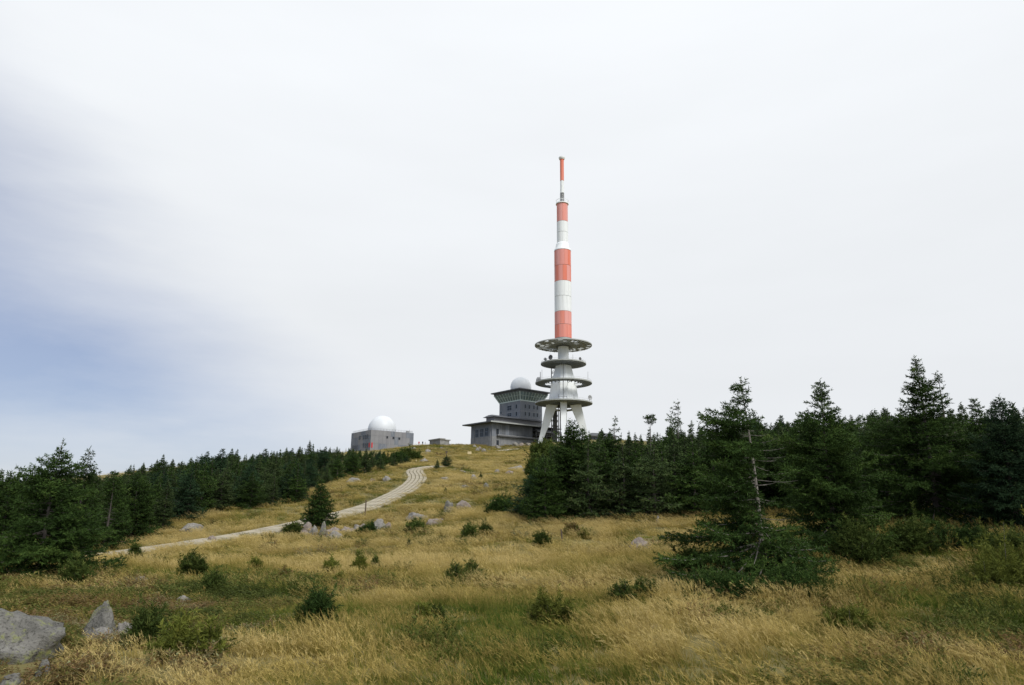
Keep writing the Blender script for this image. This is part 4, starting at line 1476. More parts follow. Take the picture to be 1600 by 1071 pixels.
def spruce(name, h, rad, seed, whorl=0.2, nb=6, twig=0.10, spacing=0.03, nl=0.10, nw=0.025, flag=0.0, base=0.04, bare=None,
           lean=(0.0, 0.0), tip=0.10, shape=0.85, needle='needles', prof=None, up=0.58, bark='bark', droop=0.25, deadw=0.0, clump=0.35, tw_max=0.5):
    """meshes of one spruce: trunk with limbs, and crown of needle sprays"""
    rng = np.random.default_rng(seed)
    wood = MB()
    n = 14
    bend = rng.uniform(-0.03, 0.03, 2) * h

    def axis(z):
        f = z / h
        return np.array([lean[0] * z + bend[0] * math.sin(f * 3.2), lean[1] * z + bend[1] * math.sin(f * 2.5), z])
    tr = 0.013 * h + 0.02
    zs = [h * i / n for i in range(n + 1)]
    zs[0] = -0.35
    wood.tube([axis(z) for z in zs], [max(tr * max(0.0, 1 - max(z, 0) / h) ** 0.9, 0.008) for z in zs], 8)
    tw0, tw1, ti = [], [], []
    z = base * h
    gph = rng.uniform(0, 100)
    while z < h * 0.985:
        f = z / h
        if prof is not None:
            r_at = rad * float(np.interp(f, [q[0] for q in prof], [q[1] for q in prof]))
        else:
            r_at = rad * (1 - f) ** shape * (0.75 if f > 1 - tip else 1.0) + 0.015 * h
        m = nb + int(rng.integers(-1, 2))
        if f > 0.8:
            m = max(3, m - 2)
        a0 = rng.uniform(0, 6.28)
        for k in range(m):
            a = a0 + 6.283 * k / m + rng.normal(0, 0.25)
            cx, cy = math.cos(a), math.sin(a)
            cl = vnoise(np.array([a * 1.1 + gph]), np.array([z * 1.7 / max(h / 5, 0.6)]), seed)[0] * 2
            L = r_at * (1 + clump * cl) * rng.uniform(0.72, 1.12) * (1 + flag * (-cx))
            skip = 0.07
            dead = False
            if bare is not None:
                for (z0, z1, a_mid, aw, pr) in bare:
                    da = abs((a - a_mid + math.pi) % (2 * math.pi) - math.pi)
                    if z0 < f < z1 and da < aw and rng.random() < pr:
                        dead = True
            if rng.random() < skip or L < 0.04 or (dead and rng.random() < 0.82):
                continue
            zo = z + rng.uniform(-0.5, 0.5) * whorl
            p0 = axis(min(max(zo, 0.02), h * 0.99))
            el = -0.22 + up * f + rng.normal(0, 0.10)
            K = 5
            ss = np.linspace(0, 1, K + 1)
            hor = L * ss
            ver = L * (math.tan(el) * ss - droop * (1 - f) * ss ** 1.5 + (droop * (1 - f) + 0.10) * 0.75 * ss ** 3)
            sw = rng.normal(0, 0.06) * L * ss ** 2
            P = np.stack([p0[0] + cx * hor - cy * sw, p0[1] + cy * hor + cx * sw, p0[2] + ver], 1)
            br = max(0.004 * h * (1 - f) * (L / max(rad, 0.1)) + 0.003, 0.004)
            wood.tube(P, [br * (1 - 0.8 * s) for s in ss], 4, False)
            if dead or (deadw and rng.random() < deadw and f < 0.6):
                # bare twigs only
                for s in (0.5, 0.75):
                    q = P[int(s * K)]
                    e = q + np.array([cx - cy * rng.uniform(-1, 1), cy + cx * rng.uniform(-1, 1), rng.uniform(-0.2, 0.3)]) * L * 0.2
                    wood.tube([q, e], [br * 0.4, br * 0.15], 3, False)
                continue
            bt = 0.42 + rng.normal(0, 0.13)
            s = 0.12 + rng.uniform(0, 0.1)
            ds = twig / max(L, 0.05)
            side = 1
            while s < 1.0:
                i = min(int(s * K), K - 1)
                q = P[i] + (P[i + 1] - P[i]) * (s * K - i)
                dirv = P[i + 1] - P[i]
                dirv = dirv / max(np.linalg.norm(dirv), 1e-6)
                sd_ = np.array([-dirv[1], dirv[0], 0.0]) * side
                tl = min(0.50 * L * (1 - s) ** 0.8 * (0.4 + s) + 0.06 * max(1, nl / 0.1), tw_max) * rng.uniform(0.7, 1.2)
                tv = dirv * 0.62 + sd_ * 0.78 + np.array([0, 0, rng.normal(-0.08, 0.30)])
                tw0.append(q)
                tw1.append(q + tv * tl)
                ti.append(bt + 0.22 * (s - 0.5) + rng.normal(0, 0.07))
                side = -side
                s += ds * 0.5 * rng.uniform(0.8, 1.25)
            tw0.append(P[-2])
            tw1.append(P[-1] + (P[-1] - P[-2]) * 0.12)
            ti.append(bt + 0.2)
        z += whorl * rng.uniform(0.75, 1.25) * (0.55 + 0.45 * (1 - f))
    # leader shoot
    tw0.append(axis(h * 0.93))
    tw1.append(axis(h) + np.array([0, 0, 0.02 * h]))
    ti.append(0.6)
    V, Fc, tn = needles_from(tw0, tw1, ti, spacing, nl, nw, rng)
    print('spruce', seed, round(h, 2), round(rad, 2), len(Fc), len(wood.f))
    return wood.mesh('trunk', bark), tri_mesh('crown', V, Fc, needle, tn)


def plant_tree(meshes, loc, label, group=None, rz=0.0, sc=(1, 1, 1), name='spruce_tree', cat='tree'):
    t = thing(name, label, cat, loc, rz, group)
    t.scale = sc
    link('trunk', meshes[0], t)
    link('crown', meshes[1], t)
    return t


def tree_at(px, py, top, seed, label, width=None, Y=None, group=None, hmax=None, **kw):
    """a spruce that stands where the photo shows its foot and reaches the photo's top row"""
    p = place(px, py) if Y is None else None
    if Y is not None:
        q = at(px, py, Y)
        p = np.array([q[0], q[1], gz(q[0], q[1])[0]])
    # height for which the tip projects onto the photo row
    lo, hi = 0.3, 14.0
    for _ in range(40):
        m = (lo + hi) / 2
        if project(p + np.array([0, 0, m]))[1] > top:
            lo = m
        else:
            hi = m
    h = lo
    k = mpp(p)
    rad = (width * k / 2) if width else 0.33 * h
    d = p[1]
    # detail falls with distance
    g = d / 20.0
    par = dict(whorl=0.16 * max(1, h / 5) if g < 1.6 else 0.22, nb=8, twig=0.075 * max(1, g ** 0.7), spacing=0.019 * max(1, g ** 0.9), nl=0.090 * max(0.9, g ** 0.55), nw=0.029 * max(0.9, g ** 0.8))
    par.update(kw)
    ms = spruce('spruce', h, rad, seed, **par)
    return plant_tree(ms, tuple(p), label, group)


# single trees that can be told apart
tree_at(62, 906, 690, 11, 'big bushy dark spruce at the left edge with a thin bare tip', 168, bare=[(0.35, 0.62, -1.6, 0.55, 0.8), (0.92, 1.0, 0, 4, 0.8)], base=0.02, clump=0.6,
        prof=[(0, 0.92), (0.15, 1.0), (0.4, 0.82), (0.6, 0.58), (0.75, 0.36), (0.84, 0.20), (0.9, 0.11), (0.95, 0.05), (1, 0.02)])
tree_at(112, 872, 702, 12, 'spruce with sparse spiky top behind the big left-edge spruce', 92, Y=33, bare=[(0.8, 0.97, 0, 4, 0.45)], shape=0.8)
tree_at(-14, 900, 738, 13, 'spruce cut by the left edge behind the big bushy spruce', 120, Y=28, shape=0.7)
tree_at(202, 842, 741, 14, 'rounded dark spruce standing forward at the left forest edge', 88, shape=0.62, base=0.02)
tree_at(163, 842, 738, 15, 'thin spruce with a bare grey trunk at the left forest edge', 80, Y=46, bare=[(0.25, 0.75, -1.6, 1.0, 0.85)], shape=0.7)
tree_at(496, 828, 751, 16, 'lone pointed spruce beside the path behind the stone row', 60, base=0.02, flag=-0.05, clump=0.22, up=0.40, nb=11,
        prof=[(0, 1.0), (0.15, 1.05), (0.3, 0.78), (0.5, 0.62), (0.7, 0.40), (0.85, 0.22), (1, 0.05)])
tree_at(1194, 908, 596, 21, 'wind-bent spruce with bare trunk side and branches swept to the left', 182, flag=0.36, lean=(-0.045, 0.0), base=0.02, up=0.30, bark='dead',
        bare=[(0.27, 0.86, 0.0, 1.25, 0.93), (0.30, 0.74, -1.35, 0.62, 0.9), (0.84, 0.89, 0, 4, 0.7), (0.92, 0.95, 0, 4, 0.7)], clump=0.7,
        prof=[(0, 0.95), (0.08, 1.15), (0.2, 1.08), (0.3, 0.92), (0.4, 0.76), (0.5, 0.70), (0.7, 0.64), (0.81, 0.58), (0.85, 0.14), (0.9, 0.17), (0.93, 0.07), (0.965, 0.18), (1, 0.04)])
tree_at(1306, 858, 598, 22, 'tall dark spruce with narrow tip right of the wind-bent spruce', 168, base=0.02, flag=0.08, clump=0.7,
        prof=[(0, 0.85), (0.15, 1.0), (0.4, 0.82), (0.58, 0.68), (0.70, 0.42), (0.77, 0.24), (0.86, 0.15), (0.93, 0.17), (0.97, 0.07), (1, 0.03)])
tree_at(1468, 838, 560, 23, 'tallest broad spruce with a stepped pointed crown on the right', 205, Y=29, base=0.02, clump=0.55,
        prof=[(0, 0.9), (0.2, 1.0), (0.5, 0.88), (0.60, 0.48), (0.68, 0.29), (0.78, 0.25), (0.86, 0.18), (0.93, 0.08), (1, 0.03)])
tree_at(1508, 838, 584, 24, 'nearly bare thin leaning spruce leader right of the tallest spruce', 70, Y=31, bare=[(0.45, 0.93, 0, 4, 0.88)], lean=(-0.03, 0))
tree_at(1594, 846, 622, 25, 'dense blue-green spruce at the right edge', 150, Y=26, shape=0.7, base=0.02, needle='needles_blue')
tree_at(1553, 836, 624, 26, 'pointed spruce just left of the blue-green right-edge spruce', 100, Y=32, shape=0.8)
tree_at(1392, 840, 650, 27, 'shorter dense spruce between the two tall right-hand spruces', 120, Y=32, shape=0.65, clump=0.5)
tree_at(1262, 812, 655, 28, 'bushy spruce behind and between the wind-bent and the tall dark spruce', 110, Y=40, shape=0.65)
tree_at(892, 812, 658, 31, 'tall pointed spruce in front of the tower, tip over its right leg', 108, Y=46, shape=0.72, base=0.02, clump=0.45)
tree_at(913, 808, 668, 32, 'slender spruce tip close behind the tall spruce under the tower', 66, Y=49, shape=0.8)
tree_at(852, 815, 716, 33, 'low bushy spruce at the left corner of the right forest', 84, shape=0.6, base=0.02)
tree_at(966, 810, 652, 34, 'spruce with bare spiky tip in the right forest, right of the tower', 60, Y=54, bare=[(0.72, 0.96, 0, 4, 0.7)])
tree_at(1022, 808, 649, 35, 'thin bare-trunked spruce with an umbrella-like tuft on top', 50, Y=56, bare=[(0.3, 0.87, 0, 4, 0.97)], tip=0.0, shape=0.5)
tree_at(1068, 806, 628, 36, 'thin one-sided spruce leader rising above the right forest', 74, Y=52, flag=0.6, bare=[(0.55, 0.97, 0, 4, 0.6)])
tree_at(1238, 806, 700, 38, 'small sparse spruce in the yellow gap behind the wind-bent spruce', 70, Y=42, shape=0.7)

# forest: a few kinds, many individuals
KIND = []
PROFS = [[(0, 0.9), (0.15, 1.0), (0.45, 0.72), (0.65, 0.42), (0.8, 0.20), (0.9, 0.08), (1, 0.02)],
         [(0, 0.95), (0.2, 1.0), (0.5, 0.80), (0.68, 0.52), (0.76, 0.20), (0.86, 0.13), (0.93, 0.06), (1, 0.02)],
         [(0, 0.85), (0.2, 1.0), (0.45, 0.70), (0.58, 0.38), (0.66, 0.10), (0.80, 0.14), (0.88, 0.05), (0.95, 0.07), (1, 0.02)],
         [(0, 1.0), (0.25, 1.0), (0.55, 0.85), (0.72, 0.55), (0.82, 0.26), (0.92, 0.10), (1, 0.03)]]
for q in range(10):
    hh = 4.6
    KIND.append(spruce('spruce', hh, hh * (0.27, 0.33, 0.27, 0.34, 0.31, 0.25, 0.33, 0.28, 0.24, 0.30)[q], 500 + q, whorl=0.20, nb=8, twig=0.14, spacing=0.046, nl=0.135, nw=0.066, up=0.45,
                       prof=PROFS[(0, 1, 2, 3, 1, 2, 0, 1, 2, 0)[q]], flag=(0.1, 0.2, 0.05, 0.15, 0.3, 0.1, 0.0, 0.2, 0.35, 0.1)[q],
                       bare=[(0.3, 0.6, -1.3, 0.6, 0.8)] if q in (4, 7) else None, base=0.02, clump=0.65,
                       needle=('needles_hazed', 'needles', 'needles_hazed', 'needles_blue', 'needles_hazed', 'needles', 'needles_hazed', 'needles', 'needles_hazed', 'needles_hazed')[q], tw_max=0.5))


def scatter_nodes(o, name, src):
    ng = bpy.data.node_groups.new(name + '_scatter', 'GeometryNodeTree')
    ng.interface.new_socket('Geometry', in_out='INPUT', socket_type='NodeSocketGeometry')
    ng.interface.new_socket('Geometry', in_out='OUTPUT', socket_type='NodeSocketGeometry')
    gi, go = ng.nodes.new('NodeGroupInput'), ng.nodes.new('NodeGroupOutput')
    ci = ng.nodes.new('GeometryNodeCollectionInfo')
    ci.inputs['Collection'].default_value = src
    ci.inputs['Separate Children'].default_value = True
    ci.inputs['Reset Children'].default_value = True
    ip = ng.nodes.new('GeometryNodeInstanceOnPoints')
    ip.inputs['Pick Instance'].default_value = True

    def attr(nm, ty):
        a = ng.nodes.new('GeometryNodeInputNamedAttribute')
        a.data_type = ty
        a.inputs['Name'].default_value = nm
        return a.outputs['Attribute']
    ng.links.new(gi.outputs[0], ip.inputs['Points'])
    ng.links.new(ci.outputs[0], ip.inputs['Instance'])
    ng.links.new(attr('pick', 'INT'), ip.inputs['Instance Index'])
    er = ng.nodes.new('FunctionNodeEulerToRotation')
    ng.links.new(attr('spin', 'FLOAT_VECTOR'), er.inputs[0])
    ng.links.new(er.outputs[0], ip.inputs['Rotation'])
    ng.links.new(attr('size', 'FLOAT_VECTOR'), ip.inputs['Scale'])
    ng.links.new(ip.outputs[0], go.inputs[0])
    o.modifiers.new('scatter', 'NODES').node_group = ng


def forest(edge, skyline, seed, side, zones, limit, hrange, depth, avoid=()):
    """trees behind a forest edge; keeps those that stand in the first rows or rise above the ones in front"""
    rng = random.Random(seed)
    ex = np.array([e[0] for e in edge], float)
    eP = np.array([place(*e) for e in edge])
    eY = eP[:, 1]
    kept = []
    sky_row = np.full(1900, 2000.0)
    cand = []
    for _ in range(9000):
        px = rng.uniform(ex[0], ex[-1])
        y0 = np.interp(px, ex, eY)
        f = rng.random() ** 1.6
        Y = y0 + 0.3 + f * depth * (0.5 + y0 / 90)
        cand.append((Y, px, y0))
    cand.sort()
    pts = []
    for Y, px, y0 in cand:
        q = at(px, 760, Y)
        if Y > 245:
            continue
        mind = 1.5 + 0.012 * Y
        if any((q[0] - a) ** 2 + (Y - b) ** 2 < mind * mind for a, b in pts):
            continue
        if any((q[0] - a) ** 2 + (Y - b) ** 2 < c * c for a, b, c in avoid):
            continue
        if path_dist(q[0], Y)[0] < 4.0:
            continue
        g = gz(q[0], Y)[0]
        hm = np.interp(Y, [40, 120, 230], hrange)
        h = hm * rng.uniform(0.68, 1.15)
        if rng.random() < 0.08:
            h *= 1.2
        # keep below the photo's forest skyline
        row = np.interp(px, skyline[0], skyline[1]) + (rng.uniform(-16, -4) if rng.random() < 0.16 else rng.uniform(-2, 26))
        while h > 1.2 and project((q[0], Y, g + h))[1] < row:
            h *= 0.95
        tx, ty = project((q[0], Y, g + h))
        c0, c1 = int(tx) + 150 - 4, int(tx) + 150 + 5
        if c0 < 0 or c1 > 1899 or h < 1.25:
            continue
        vis = sky_row[c0:c1].mean() - ty
        if Y > y0 + 4 and vis < 5.0 * min(1.0, 60.0 / Y):
            continue
        bw = int(0.16 * h / mpp((q[0], Y, g)))
        sky_row[max(0, int(tx) + 150 - bw):int(tx) + 150 + bw] = np.minimum(sky_row[max(0, int(tx) + 150 - bw):int(tx) + 150 + bw], ty + h * 0.25 / mpp((q[0], Y, g)))
        pts.append((q[0], Y))
        kept.append((q[0], Y, g, h, Y < y0 + 3, min(vis, h / mpp((q[0], Y, g))) * h / mpp((q[0], Y, g)) + (1e5 if Y < y0 + 3 else 0), tx))
    kept.sort(key=lambda k: -k[5])
    rest = []
    for n, (x, y, g, h, first, sc_, tx) in enumerate(kept):
        s = h / 4.6
        sx = s * rng.uniform(0.92, 1.25)
        q = rng.randrange(10)
        if n >= limit:
            rest.append((x, y, g, sx, s, q, rng.uniform(-0.7, 0.7)))
            continue
        z = [w for a, b, w in zones if a <= tx < b]
        z = z[0] if z else zones[-1][2]
        look = ('narrow pointed', 'broad leafy', 'slim spiky-tipped', 'round-topped', 'broad leafy', 'slim spiky-tipped', 'narrow pointed', 'broad leafy', 'slim spiky-tipped', 'narrow pointed')[q]
        lab = look + ' dark spruce ' + ('at the edge of the ' if first else 'deeper in the ') + side + ' forest, ' + z
        plant_tree(KIND[q], (x, y, g), lab, 'spruces of the ' + side + ' forest' + (' edge' if first else ''), rng.uniform(-0.7, 0.7), (sx, sx, s))
    print('forest', side, len(kept), 'single', min(limit, len(kept)), 'rest', len(rest))
    return rest


EDGE_L = [(-120, 862), (60, 855), (140, 843), (235, 840), (290, 818), (345, 800), (400, 795), (470, 787), (482, 768), (545, 746), (600, 735), (638, 727)]
SKY_L = ([-120, 0, 60, 150, 200, 260, 300, 350, 400, 450, 480, 500, 540, 600, 640], [745, 748, 745, 745, 736, 722, 716, 710, 703, 699, 703, 710, 714, 718, 722])
REST = forest(EDGE_L, SKY_L, 1, 'left', [(-400, 130, 'near the left edge'), (130, 300, 'above the flat grey boulder'), (300, 480, 'above the lone spruce'), (480, 900, 'below the domed grey block')],
              135, (4.6, 4.2, 3.4), 60, [(place(202, 842)[0], place(202, 842)[1], 1.6)])
EDGE_R = [(838, 812), (900, 812), (960, 812), (1030, 811), (1090, 806), (1150, 806), (1250, 800), (1350, 815), (1440, 800), (1520, 812), (1600, 820), (1680, 822)]
SKY_R = ([838, 860, 890, 920, 960, 1000, 1060, 1120, 1180, 1240, 1300, 1400, 1450, 1500, 1600, 1680], [728, 705, 672, 690, 672, 670, 664, 660, 652, 648, 648, 640, 640, 640, 636, 636])
REST += forest(EDGE_R, SKY_R, 2, 'right', [(0, 960, 'below the tower'), (960, 1100, 'between tower and wind-bent spruce'), (1100, 1290, 'behind the wind-bent spruce'),
                                           (1290, 1430, 'behind the tall dark spruce'), (1430, 2500, 'near the right edge')], 130, (5.4, 5.2, 4.4), 52)



def forest_mass():
    src = bpy.data.collections.new('forest_sources')
    for part in (1, 0):
        for q in range(10):
            src.objects.link(bpy.data.objects.new('src_%d_%02d' % (1 - part, q), KIND[q][part]))
    A = np.array(REST * 2)
    n = len(REST)
    me = bpy.data.meshes.new('forest')
    me.vertices.add(2 * n)
    me.vertices.foreach_set('co', A[:, :3].astype(np.float32).ravel())
    pick = A[:, 5].astype(np.int32)
    pick[n:] += 10
    me.attributes.new('pick', 'INT', 'POINT').data.foreach_set('value', pick)
    me.attributes.new('spin', 'FLOAT_VECTOR', 'POINT').data.foreach_set('vector', np.stack([A[:, 6] * 0, A[:, 6] * 0, A[:, 6]], 1).astype(np.float32).ravel())
    me.attributes.new('size', 'FLOAT_VECTOR', 'POINT').data.foreach_set('vector', np.stack([A[:, 3], A[:, 3], A[:, 4]], 1).astype(np.float32).ravel())
    o = link('forest', me)
    scatter_nodes(o, 'forest', src)
    tag(o, 'dense mass of dark spruces filling the slopes behind the single trees', 'forest', None, 'stuff')


forest_mass()

# young spruces on the meadow
small = KIND
SM = [(683, 735, 719, 'round-topped little spruce at the path brow, lower one of two'), (697, 730, 713, 'little spruce below the signpost, upper one of two'),
      (696, 772, 762, 'tiny bushy spruce on the slope right of the path bend'), (638, 856, 842, 'tiny upright spruce in grass below the broad flat boulder'),
      (533, 768, 759, 'tiny dark spruce in the meadow left of the path'), (751, 749, 737, 'small dark spruce beside the pale angular boulder'),
      (762, 745, 740, 'tiny spruce tuft right of the pale angular boulder')]
for i, (px, py, top, lab) in enumerate(SM):
    p = place(px, py)
    h = (py - top) * mpp(p) * 1.05
    s = h / 4.6
    plant_tree(KIND[(i * 3) % 10], tuple(p), lab, None, i * 1.3, (s * 1.35, s * 1.35, s), 'young_spruce')

# ------------------------------------------------------------------ shrubs


def shrub_mesh(w, h, seed, mat, n=220, nl=0.09, nw=0.022, spacing=0.02, spiky=0.3, lobes=3):
    rng = np.random.default_rng(seed)
    wood = MB()
    tw0, tw1, ti = [], [], []
    cs = [(rng.uniform(-0.28, 0.28) * w, rng.uniform(-0.2, 0.2) * w, rng.uniform(0.6, 1.0)) for _ in range(lobes)]
    for k in range(n):
        lx, ly, lh = cs[k % lobes]
        a = rng.uniform(0, 6.283)
        e = math.asin(rng.uniform(0.02, 1.0))
        rr = rng.uniform(0.5, 1.0) * (1 + spiky * rng.normal())
        d = np.array([math.cos(a) * math.cos(e) * w * 0.34, math.sin(a) * math.cos(e) * w * 0.34, math.sin(e) * h * lh])
        p1 = np.array([lx, ly, 0.02]) + d * rr
        p0 = np.array([lx, ly, 0.02]) + d * rr * 0.45
        out = d / max(np.linalg.norm(d), 1e-6) + np.array([0, 0, 0.25])
        tw0.append(p0)
        tw1.append(p1)
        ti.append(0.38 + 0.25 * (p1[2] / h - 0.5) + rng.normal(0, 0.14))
        for _ in range(2):
            tw0.append(p0 + (p1 - p0) * rng.uniform(0.3, 0.9))
            tw1.append(tw0[-1] + (out + rng.normal(0, 0.7, 3)) * 0.13 * h)
            ti.append(ti[-1] + rng.normal(0.05, 0.1))
        if k % 9 == 0:
            wood.tube([(lx * 0.5, ly * 0.5, -0.05), tuple(p0), tuple(p1)], [0.012 * h + 0.004, 0.008 * h, 0.003], 4, False)
    V, Fc, tn = needles_from(tw0, tw1, ti, spacing, nl, nw, rng, 0.9)
    return wood.mesh('stems', 'bark'), tri_mesh('foliage', V, Fc, mat, tn)


SHRUBS = [  # photo x, foot y, width, height, material, label
    (305, 899, 34, 24, 'bush', 'round dark green bush below the path, upper one of two'),
    (325, 927, 36, 27, 'bush', 'round green bush below the path, lower one of two'),
    (503, 978, 56, 42, 'needles', 'dark round young spruce bush in the middle of the meadow'),
    (478, 980, 34, 24, 'bush', 'lower green bush leaning on the dark round spruce bush'),
    (240, 1012, 72, 54, 'bush', 'bushy green young spruce right of the pointed stone'),
    (293, 1032, 84, 50, 'lime_bush', 'bright green shrub in the lower left foreground'),
    (120, 912, 46, 30, 'bush', 'green bush at the foot of the big left-edge spruce'),
    (517, 898, 30, 17, 'lime_bush', 'flat lime green bush in the grass below the stone row'),
    (558, 896, 22, 20, 'lime_bush', 'lime green bush right of the flat lime bush'),
    (586, 890, 12, 10, 'bush', 'tiny dark green tuft right of the lime bushes'),
    (402, 897, 24, 16, 'lime_bush', 'pale lime bush left of the flat lime bush'),
    (532, 916, 20, 14, 'lime_bush', 'small faded lime tuft below the two lime bushes'),
    (443, 912, 22, 16, 'heath', 'brownish tuft in grass below the lone spruce'),
    (573, 838, 26, 15, 'needles', 'dark green bush in front of the stone row'),
    (648, 834, 26, 18, 'bush', 'green bush below the broad flat boulder'),
    (734, 845, 24, 20, 'bush', 'green bush on the slope below the boulder pair'),
    (758, 838, 20, 14, 'bush', 'faded green bush right of the slope bush'),
    (455, 838, 22, 16, 'bush', 'green bush at the left end of the stone row'),
    (712, 918, 36, 22, 'bush', 'low green bush in the middle of the right meadow'),
    (735, 914, 26, 26, 'bush', 'loose green bush right of the low meadow bush'),
    (660, 978, 24, 18, 'lime_bush', 'lime green tuft in the foreground grass'),
    (683, 974, 20, 16, 'bush', 'dark tuft right of the foreground lime tuft'),
    (975, 945, 46, 28, 'bush', 'dark green bush in tall grass left of the wind-bent spruce'),
    (1008, 942, 36, 22, 'bush', 'smaller green bush right of the dark grass bush'),
    (1560, 930, 118, 68, 'lime_bush', 'broad dwarf pine mound at the right edge, lime on top'),
    (1610, 912, 110, 62, 'lime_bush', 'dwarf pine mound cut by the right edge'),
    (1345, 1000, 110, 42, 'lime_bush', 'low lime green shrub mound in the lower right foreground'),
    (1075, 905, 50, 46, 'bush', 'dark green shrub at the left foot of the wind-bent spruce'),
    (1135, 934, 120, 36, 'needles', 'low dark branch thicket spreading left of the wind-bent trunk'),
    (1258, 936, 120, 38, 'needles', 'low dark branch thicket spreading right of the wind-bent trunk'),
    (1345, 880, 90, 50, 'bush', 'green undergrowth bush below the tall dark spruce'),
    (1420, 860, 80, 40, 'bush', 'green undergrowth bush left of the tallest spruce foot'),
    (1500, 862, 90, 34, 'needles', 'dark undergrowth bush right of the tallest spruce foot'),
    (1575, 868, 80, 34, 'bush', 'green undergrowth bush under the right-edge spruce'),
    (788, 804, 46, 21, 'needles', 'low dark spruce shrub with spiky lobes, left of the right forest'),
    (815, 810, 36, 17, 'needles', 'low dark shrub joining the spiky shrub to the right forest'),
    (640, 720, 34, 14, 'bush', 'wide grey-green thicket on the knoll below the people'),
    (622, 724, 24, 14, 'needles', 'dark thicket at the end of the young spruce row'),
    (850, 716, 40, 22, 'bush', 'grey-green shrub on the crest left of the tall spruce'),
    (840, 745, 26, 30, 'bush', 'green shrub at the upper left corner of the right forest'),
    (842, 775, 30, 40, 'needles', 'dark shrub filling the left flank of the right forest'),
    (866, 722, 30, 20, 'bush', 'green shrub below the tower between crest and forest'),
    (210, 880, 18, 20, 'bush', 'thin weedy bush at the lower edge of the path'),
    (420, 862, 20, 10, 'heath', 'faded brown tuft below the path near the lone spruce'),
    (845, 856, 26, 18, 'bush', 'small green tuft in the right meadow below the forest corner'),
    (895, 838, 26, 14, 'heath', 'brown withered shrub below the right forest edge'),
    (915, 842, 16, 12, 'lime_bush', 'small lime tuft right of the brown withered shrub'),
    (856, 985, 76, 44, 'lime_bush', 'bright green loose weed patch in the middle foreground'),
]


def shrubs():
    for i, (px, py, w, h, mat, lab) in enumerate(SHRUBS):
        p = place(px, py)
        k = mpp(p)
        g = max(1.0, p[1] / 16.0)
        W, H = w * k * 1.08, h * k * 1.1 + 0.12
        sz = max(W, H)
        ms = shrub_mesh(W, H, 900 + i, mat, n=int(min(1300, 90 + 300 * sz)), nl=0.085 * g ** 0.75, nw=0.02 * g ** 0.9, spacing=0.016 * g ** 0.8, lobes=3 + int(sz * 1.2))
        t = thing('shrub', lab, 'shrub', tuple(p))
        link('stems', ms[0], t)
        link('foliage', ms[1], t)


shrubs()

# ------------------------------------------------------------------ posts, signs, people


def post(px, y0, y1, w, label, mat='wood', name='wooden_post', tilt=0.0):
    p = place(px, y0)
    k = mpp(p)
    h = (y0 - y1) * k
    m = MB().tube([(0, 0, -0.3), (0.01, 0, h * 0.5), (0, 0.01, h * 0.96), (0, 0.01, h)], [w * k / 2, w * k / 2, w * k / 2.2, w * k / 3], 8)
    o = m.obj(name, mat, None, False, tuple(p), (0, tilt, 0))
    return tag(o, label, 'post'), p, k


post(570, 807, 782, 2.0, 'dark wooden post standing at the lower edge of the path', tilt=0.02)
post(650, 724, 718.5, 1.4, 'short pale post above the path brow', 'board')
post(721, 738, 731, 0.9, 'thin stick standing on the slope right of the little spruces')
post(878, 846, 828, 2.4, 'dark stub post in the right meadow', tilt=-0.06)


def sign():
    p = place(697.4, 717)
    k = mpp(p)
    t = thing('signpost', 'dark signpost with a crossbar above the little spruces', 'signpost', tuple(p))
    h = 12 * k
    MB().tube([(0, 0, -0.3), (0, 0, h)], 0.07, 6).obj('post', 'wood', t)
    MB().box(-1.6 * k, 1.6 * k, -0.08, -0.072, h - 0.55, h - 0.1).box(-1.5 * k, 1.5 * k, -0.072, 0.0, h - 0.5, h - 0.15).obj('arm', 'wood', t)
    p = place(733.5, 712)
    k = mpp(p)
    t = thing('information_board', 'tan information board on wooden legs on the upper slope', 'board', tuple(p))
    for x in (-2.2, 2.2):
        MB().box(x * k - 0.06, x * k + 0.06, -0.05, 0.05, -0.3, 5.8 * k).obj('leg', 'wood', t)
    MB().box(-3.1 * k, 3.1 * k, -0.12, -0.055, 2.0 * k, 6.0 * k).obj('panel', 'board', t)


sign()


